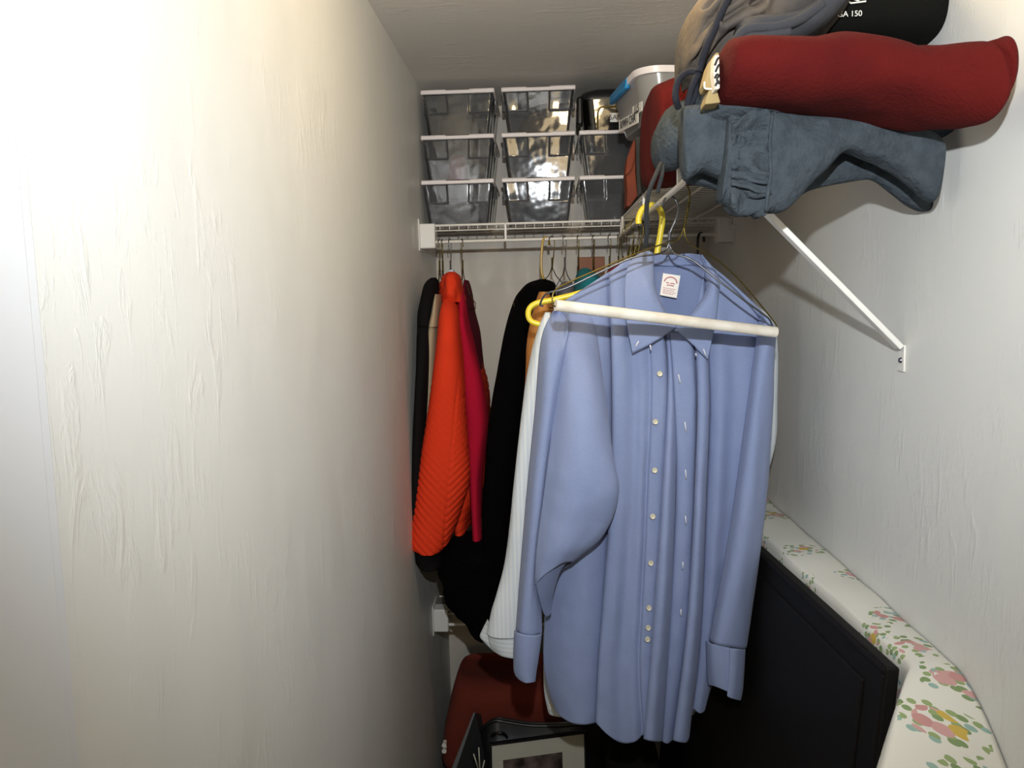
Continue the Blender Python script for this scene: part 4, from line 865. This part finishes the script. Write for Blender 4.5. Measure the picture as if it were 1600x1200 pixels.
def floral():
    m = mat('floral_sheet', (226, 224, 214), 0.85, bump=(14, 0.25, 0.006)); nt = m.node_tree; L = nt.links; b = nt.nodes['Principled BSDF']
    tc = nt.nodes.new('ShaderNodeTexCoord'); uv = tc.outputs['UV']
    last = None
    base = nt.nodes.new('ShaderNodeRGB'); base.outputs[0].default_value = rgb((226, 224, 214)); last = base.outputs[0]
    # bouquet clusters (mask) filled with small coloured petals and leaves
    def vor(scale, rnd, off):
        mp = nt.nodes.new('ShaderNodeMapping'); mp.inputs['Location'].default_value = off; L.new(uv, mp.inputs[0])
        v = nt.nodes.new('ShaderNodeTexVoronoi'); v.voronoi_dimensions = '2D'; v.inputs['Scale'].default_value = scale; v.inputs['Randomness'].default_value = rnd
        L.new(mp.outputs[0], v.inputs['Vector']); return v
    def m_(op, a, c):
        n = nt.nodes.new('ShaderNodeMath'); n.operation = op
        for i, q in enumerate((a, c)):
            if isinstance(q, (int, float)): n.inputs[i].default_value = q
            else: L.new(q, n.inputs[i])
        return n.outputs[0]
    cl = vor(10.5, .75, (0.1, 0.04, 0))
    nz_ = nt.nodes.new('ShaderNodeTexNoise'); nz_.noise_dimensions = '2D'; nz_.inputs['Scale'].default_value = 42; L.new(uv, nz_.inputs['Vector'])
    d = m_('ADD', cl.outputs['Distance'], m_('MULTIPLY', m_('SUBTRACT', nz_.outputs['Fac'], .5), .25))
    inside = m_('LESS_THAN', d, .34)
    core = m_('LESS_THAN', d, .20)
    leaf = vor(88, 1, (.3, .1, 0)); lm = m_('MULTIPLY', m_('LESS_THAN', leaf.outputs['Distance'], .34), inside)
    pet = vor(60, 1, (.7, .4, 0)); pm = m_('MULTIPLY', m_('LESS_THAN', pet.outputs['Distance'], .46), core)
    lr = nt.nodes.new('ShaderNodeValToRGB'); lr.color_ramp.interpolation = 'CONSTANT'
    e = lr.color_ramp.elements; e[0].position = 0; e[0].color = rgb((150, 168, 116)); e[1].position = .5; e[1].color = rgb((130, 152, 104)); e.new(.78).color = rgb((150, 180, 170))
    sp = nt.nodes.new('ShaderNodeSeparateColor'); L.new(leaf.outputs['Color'], sp.inputs[0]); L.new(sp.outputs[0], lr.inputs[0])
    pr = nt.nodes.new('ShaderNodeValToRGB'); pr.color_ramp.interpolation = 'CONSTANT'
    e = pr.color_ramp.elements; e[0].position = 0; e[0].color = rgb((208, 162, 158)); e[1].position = .55; e[1].color = rgb((200, 148, 144)); e.new(.8).color = rgb((206, 176, 84)); e.new(.9).color = rgb((166, 188, 190))
    sp2 = nt.nodes.new('ShaderNodeSeparateColor'); L.new(pet.outputs['Color'], sp2.inputs[0]); L.new(sp2.outputs[0], pr.inputs[0])
    for fac, colr in ((lm, lr.outputs[0]), (pm, pr.outputs[0])):
        mx = nt.nodes.new('ShaderNodeMix'); mx.data_type = 'RGBA'; L.new(fac, mx.inputs['Factor']); L.new(last, mx.inputs['A']); L.new(colr, mx.inputs['B']); last = mx.outputs['Result']
    L.new(last, b.inputs['Base Color'])
    return m
M['floral'] = floral()
# mattress edge covered by a floral sheet: swept profile along the wall, drooping at the near end
t = thing('floral_sheet', 'white sheet printed with pink flowers draped over a long padded edge by the wall', 'sheet', Vector((0.47, 1.4, 0)))
zm = WX(1300, 868, XR).z
def prof(k, y, s):
    """cross-section at depth y: k 0..1 from the wall over the top and down the aisle side"""
    x_in = A0.x + (y-A0.y)*ax.x/ax.y + .006
    return x_in
NU, NV = 90, 40
vs = []; uvs = []
for i in range(NU):
    q = i/(NU-1)                                   # far to near
    y = 2.06 - (2.06-.56)*q
    droop = 0.0
    yn = .945
    if y < yn: droop = (yn-y)**1.4*1.5
    for j in range(NV):
        k = j/(NV-1)
        xi = A0.x + (max(y, .955)-A0.y)*ax.x/ax.y + .012
        fl_ = max(0, (.955-y))
        xi -= min(fl_, .2)*.75
        wd = XR-.002 - xi
        # top from the wall (k<.45) then rounded edge and drop
        if k < .5: x = XR-.002 - wd*(k/.5)*.9; z = zm + .004*math.sin(k/.5*math.pi)
        else:
            a = (k-.5)/.5; x = xi + wd*.1*(1-smst(0, .25, a)) - fl_*.25*a; z = zm - a*a*.02 - a*.55*smst(0, 1, a+.25)
        z -= droop*(1 - .15*k)
        P = Vector((x, y, z))
        P.x -= .006*nz(P, 7)*k; P.z += .004*nz(P, 9)*(1-k); vs.append(P); uvs.append((y, (XR-x)*.8 + (zm-z)*.9))
g = G().add(vs, [(i*NV+j, i*NV+j+1, (i+1)*NV+j+1, (i+1)*NV+j) for i in range(NU-1) for j in range(NV-1)])
ob = build('cloth', g, M['floral'], t, solid=.002, angle=180)
ul = ob.data.uv_layers.new(name='uv')
for lp in ob.data.loops: ul.data[lp.index].uv = uvs[lp.vertex_index]
build('padded_core', G().hexa([Vector((.44, .99, 0)), Vector((XR-.006, .99, 0)), Vector((XR-.006, 2.05, 0)), Vector((.42, 2.05, 0)), Vector((.455, .99, zm-.01)), Vector((XR-.006, .99, zm-.01)), Vector((XR-.006, 2.05, zm-.01)), Vector((.43, 2.05, zm-.01))]), M['print_white'], t, smooth=False, bevel=.01)

# ------------------------------------------------------------------ dark lower corner
M['rust'] = mat('rust_red_cloth', (106, 36, 20), 0.95, bump=(120, 0.3, 0.004))
zr = W(760, 1178, 2.02).z
tag(build('rust_bundle', loft([(1037, 728, 850, .06, .05), (1041, 719, 872, .03, .085), (1062, 712, 885), (1100, 703, 890), (1130, 697, 892), (1160, 694, 892), (1172, 696, 890), (1177, 702, 886)], 2.06, .1, n=60, pw=4.5, wr=(.004, 10, 1)), M['rust'], angle=180),
    'rust-red cloth-covered block in the dark back corner below the white cuff', 'bundle')
t = thing('black_chest', 'black chest under the rust-red block in the back corner', 'chest', (-0.05, 2.2, 0))
xw = XL+.03
build('chest_body', G().box((xw, 1.97, 0), (.16, 2.38, W(760, 1177, 2.06).z-.008)), M['black_plastic'], t, bevel=.006)
for py in (1165, 1174):
    c = W(694, py, 1.955); g = G().tube([c+Vector((0, .02, 0)), c+Vector((0, .004, 0)), c], .005, 12, r1=.0065); build('white_knob', g, M['white_plastic'], t)
M['dark_grey'] = mat('dark_grey_paint', (52, 54, 56), 0.5)
# black bin with wavy rim
t = thing('black_bin', 'black plastic bin with a wavy rim behind the matted picture', 'bin', W(820, 1190, 1.86))
zb = W(820, 1400, 1.86).z
pts = pxpath([(752, 1142), (760, 1132), (775, 1126), (795, 1129), (830, 1134), (870, 1134), (896, 1132), (912, 1132)], 1.86)
sp_ = smooth_pts(pts, 6); g = G()
n = len(sp_); low = [Vector((p.x, p.y, zb)) for p in sp_]; bk = [Vector((p.x, 1.94, p.z-.035)) for p in sp_]; bkl = [Vector((p.x, 1.94, zb)) for p in sp_]
g.add(sp_+low, [(k, k+1, n+k+1, n+k) for k in range(n-1)]); g.add(bk+bkl, [(k, k+1, n+k+1, n+k) for k in range(n-1)])
g.add([sp_[0], low[0], bkl[0], bk[0]], [(0, 1, 2, 3)]); g.add([sp_[-1], low[-1], bkl[-1], bk[-1]], [(0, 1, 2, 3)])
build('shell', g, M['black_plastic'], t, solid=.003, angle=60)
build('rim', G().tube(sp_, .004, 10), M['black_plastic'], t, angle=180)
wire('handle', M['black_plastic'], [pxpath([(768, 1150, -.004), (775, 1146, -.02), (786, 1146, -.02), (792, 1152, -.004)], 1.86)], .004, t)
# matted picture
t = thing('framed_picture', 'thin black picture frame with a wide off-white mat at the bottom', 'picture', W(840, 1300, 1.72))
TL = W(764, 1163, 1.72); TR = W(916, 1143, 1.80); dn = Vector((.0, -.12, -1)).normalized(); rt = (TR-TL); Wd = rt.length; rt.normalize(); Hh = .40
nf = rt.cross(dn).normalized()
if nf.y > 0: nf = -nf
def fp(u, v, w=0): return TL + rt*u + dn*v + nf*w
def fbar(name, u0, u1, v0, v1, w0, w1, m): return build(name, G().hexa([fp(u0, v1, w0), fp(u1, v1, w0), fp(u1, v1, w1), fp(u0, v1, w1), fp(u0, v0, w0), fp(u1, v0, w0), fp(u1, v0, w1), fp(u0, v0, w1)]), m, t, smooth=False, bevel=.001)
fb = .006
for a in ((0, Wd, 0, fb*.6), (0, Wd, Hh-fb, Hh), (0, fb, fb*.6, Hh-fb), (Wd-fb, Wd, fb*.6, Hh-fb)): fbar('frame_bar', *a, -.012, .004, M['black_plastic'])
M['mat_board'] = mat('off_white_mat', (186, 184, 170), 0.8)
iu0, iu1, iv0, iv1 = .034, Wd-.062, .042, Hh-.05
for a in ((fb, Wd-fb, fb*.6, iv0), (fb, Wd-fb, iv1, Hh-fb), (fb, iu0, iv0, iv1), (iu1, Wd-fb, iv0, iv1)): fbar('mat', *a, -.004, 0, M['mat_board'])
M['photo'] = mat('dark_photo', (40, 34, 32), 0.4, vary=(24, (110, 96, 92)))
fbar('photo', iu0, iu1, iv0, iv1, -.006, -.004, M['photo'])
# dark grey frame turned on edge
t = thing('framed_picture', 'dark grey picture frame seen nearly edge-on beside the matted picture', 'picture', W(735, 1300, 1.75))
q = [W(743, 1113, 1.83), W(752, 1116, 1.90), W(775, 1270, 1.90), W(690, 1270, 1.72)]
off = Vector((-.018, 0, 0))
build('frame', G().hexa([q[3]+off, q[2]+off, q[2], q[3], q[0]+off*.3, q[1]+off*.3, q[1], q[0]]), M['dark_grey'], t, smooth=False, bevel=.001)
for a, b in (((740, 1178), (747, 1200)), ((748, 1168), (750, 1205)), ((757, 1188), (752, 1210))):
    build('mat_edge', G().tube([W(a[0], a[1], 1.69), W(b[0], b[1], 1.69)], .0016, 6), M['mat_board'], t, angle=180)
# black case in the dark under the blue shirt
t = thing('black_case', 'black case standing in the dark under the blue shirt hem', 'case', (.2, 1.9, 0))
zc = W(1000, 1140, 1.85).z
build('shell', G().box((.125, 1.72, 0), (.25, 1.955, zc)), M['black_cotton'], t, bevel=.02, bseg=3)
build('handle', G().tube(smooth_pts([(.17, 1.78, zc), (.17, 1.78, zc+.025), (.17, 1.88, zc+.025), (.17, 1.88, zc)]), .008, 8), M['black_plastic'], t, angle=180)
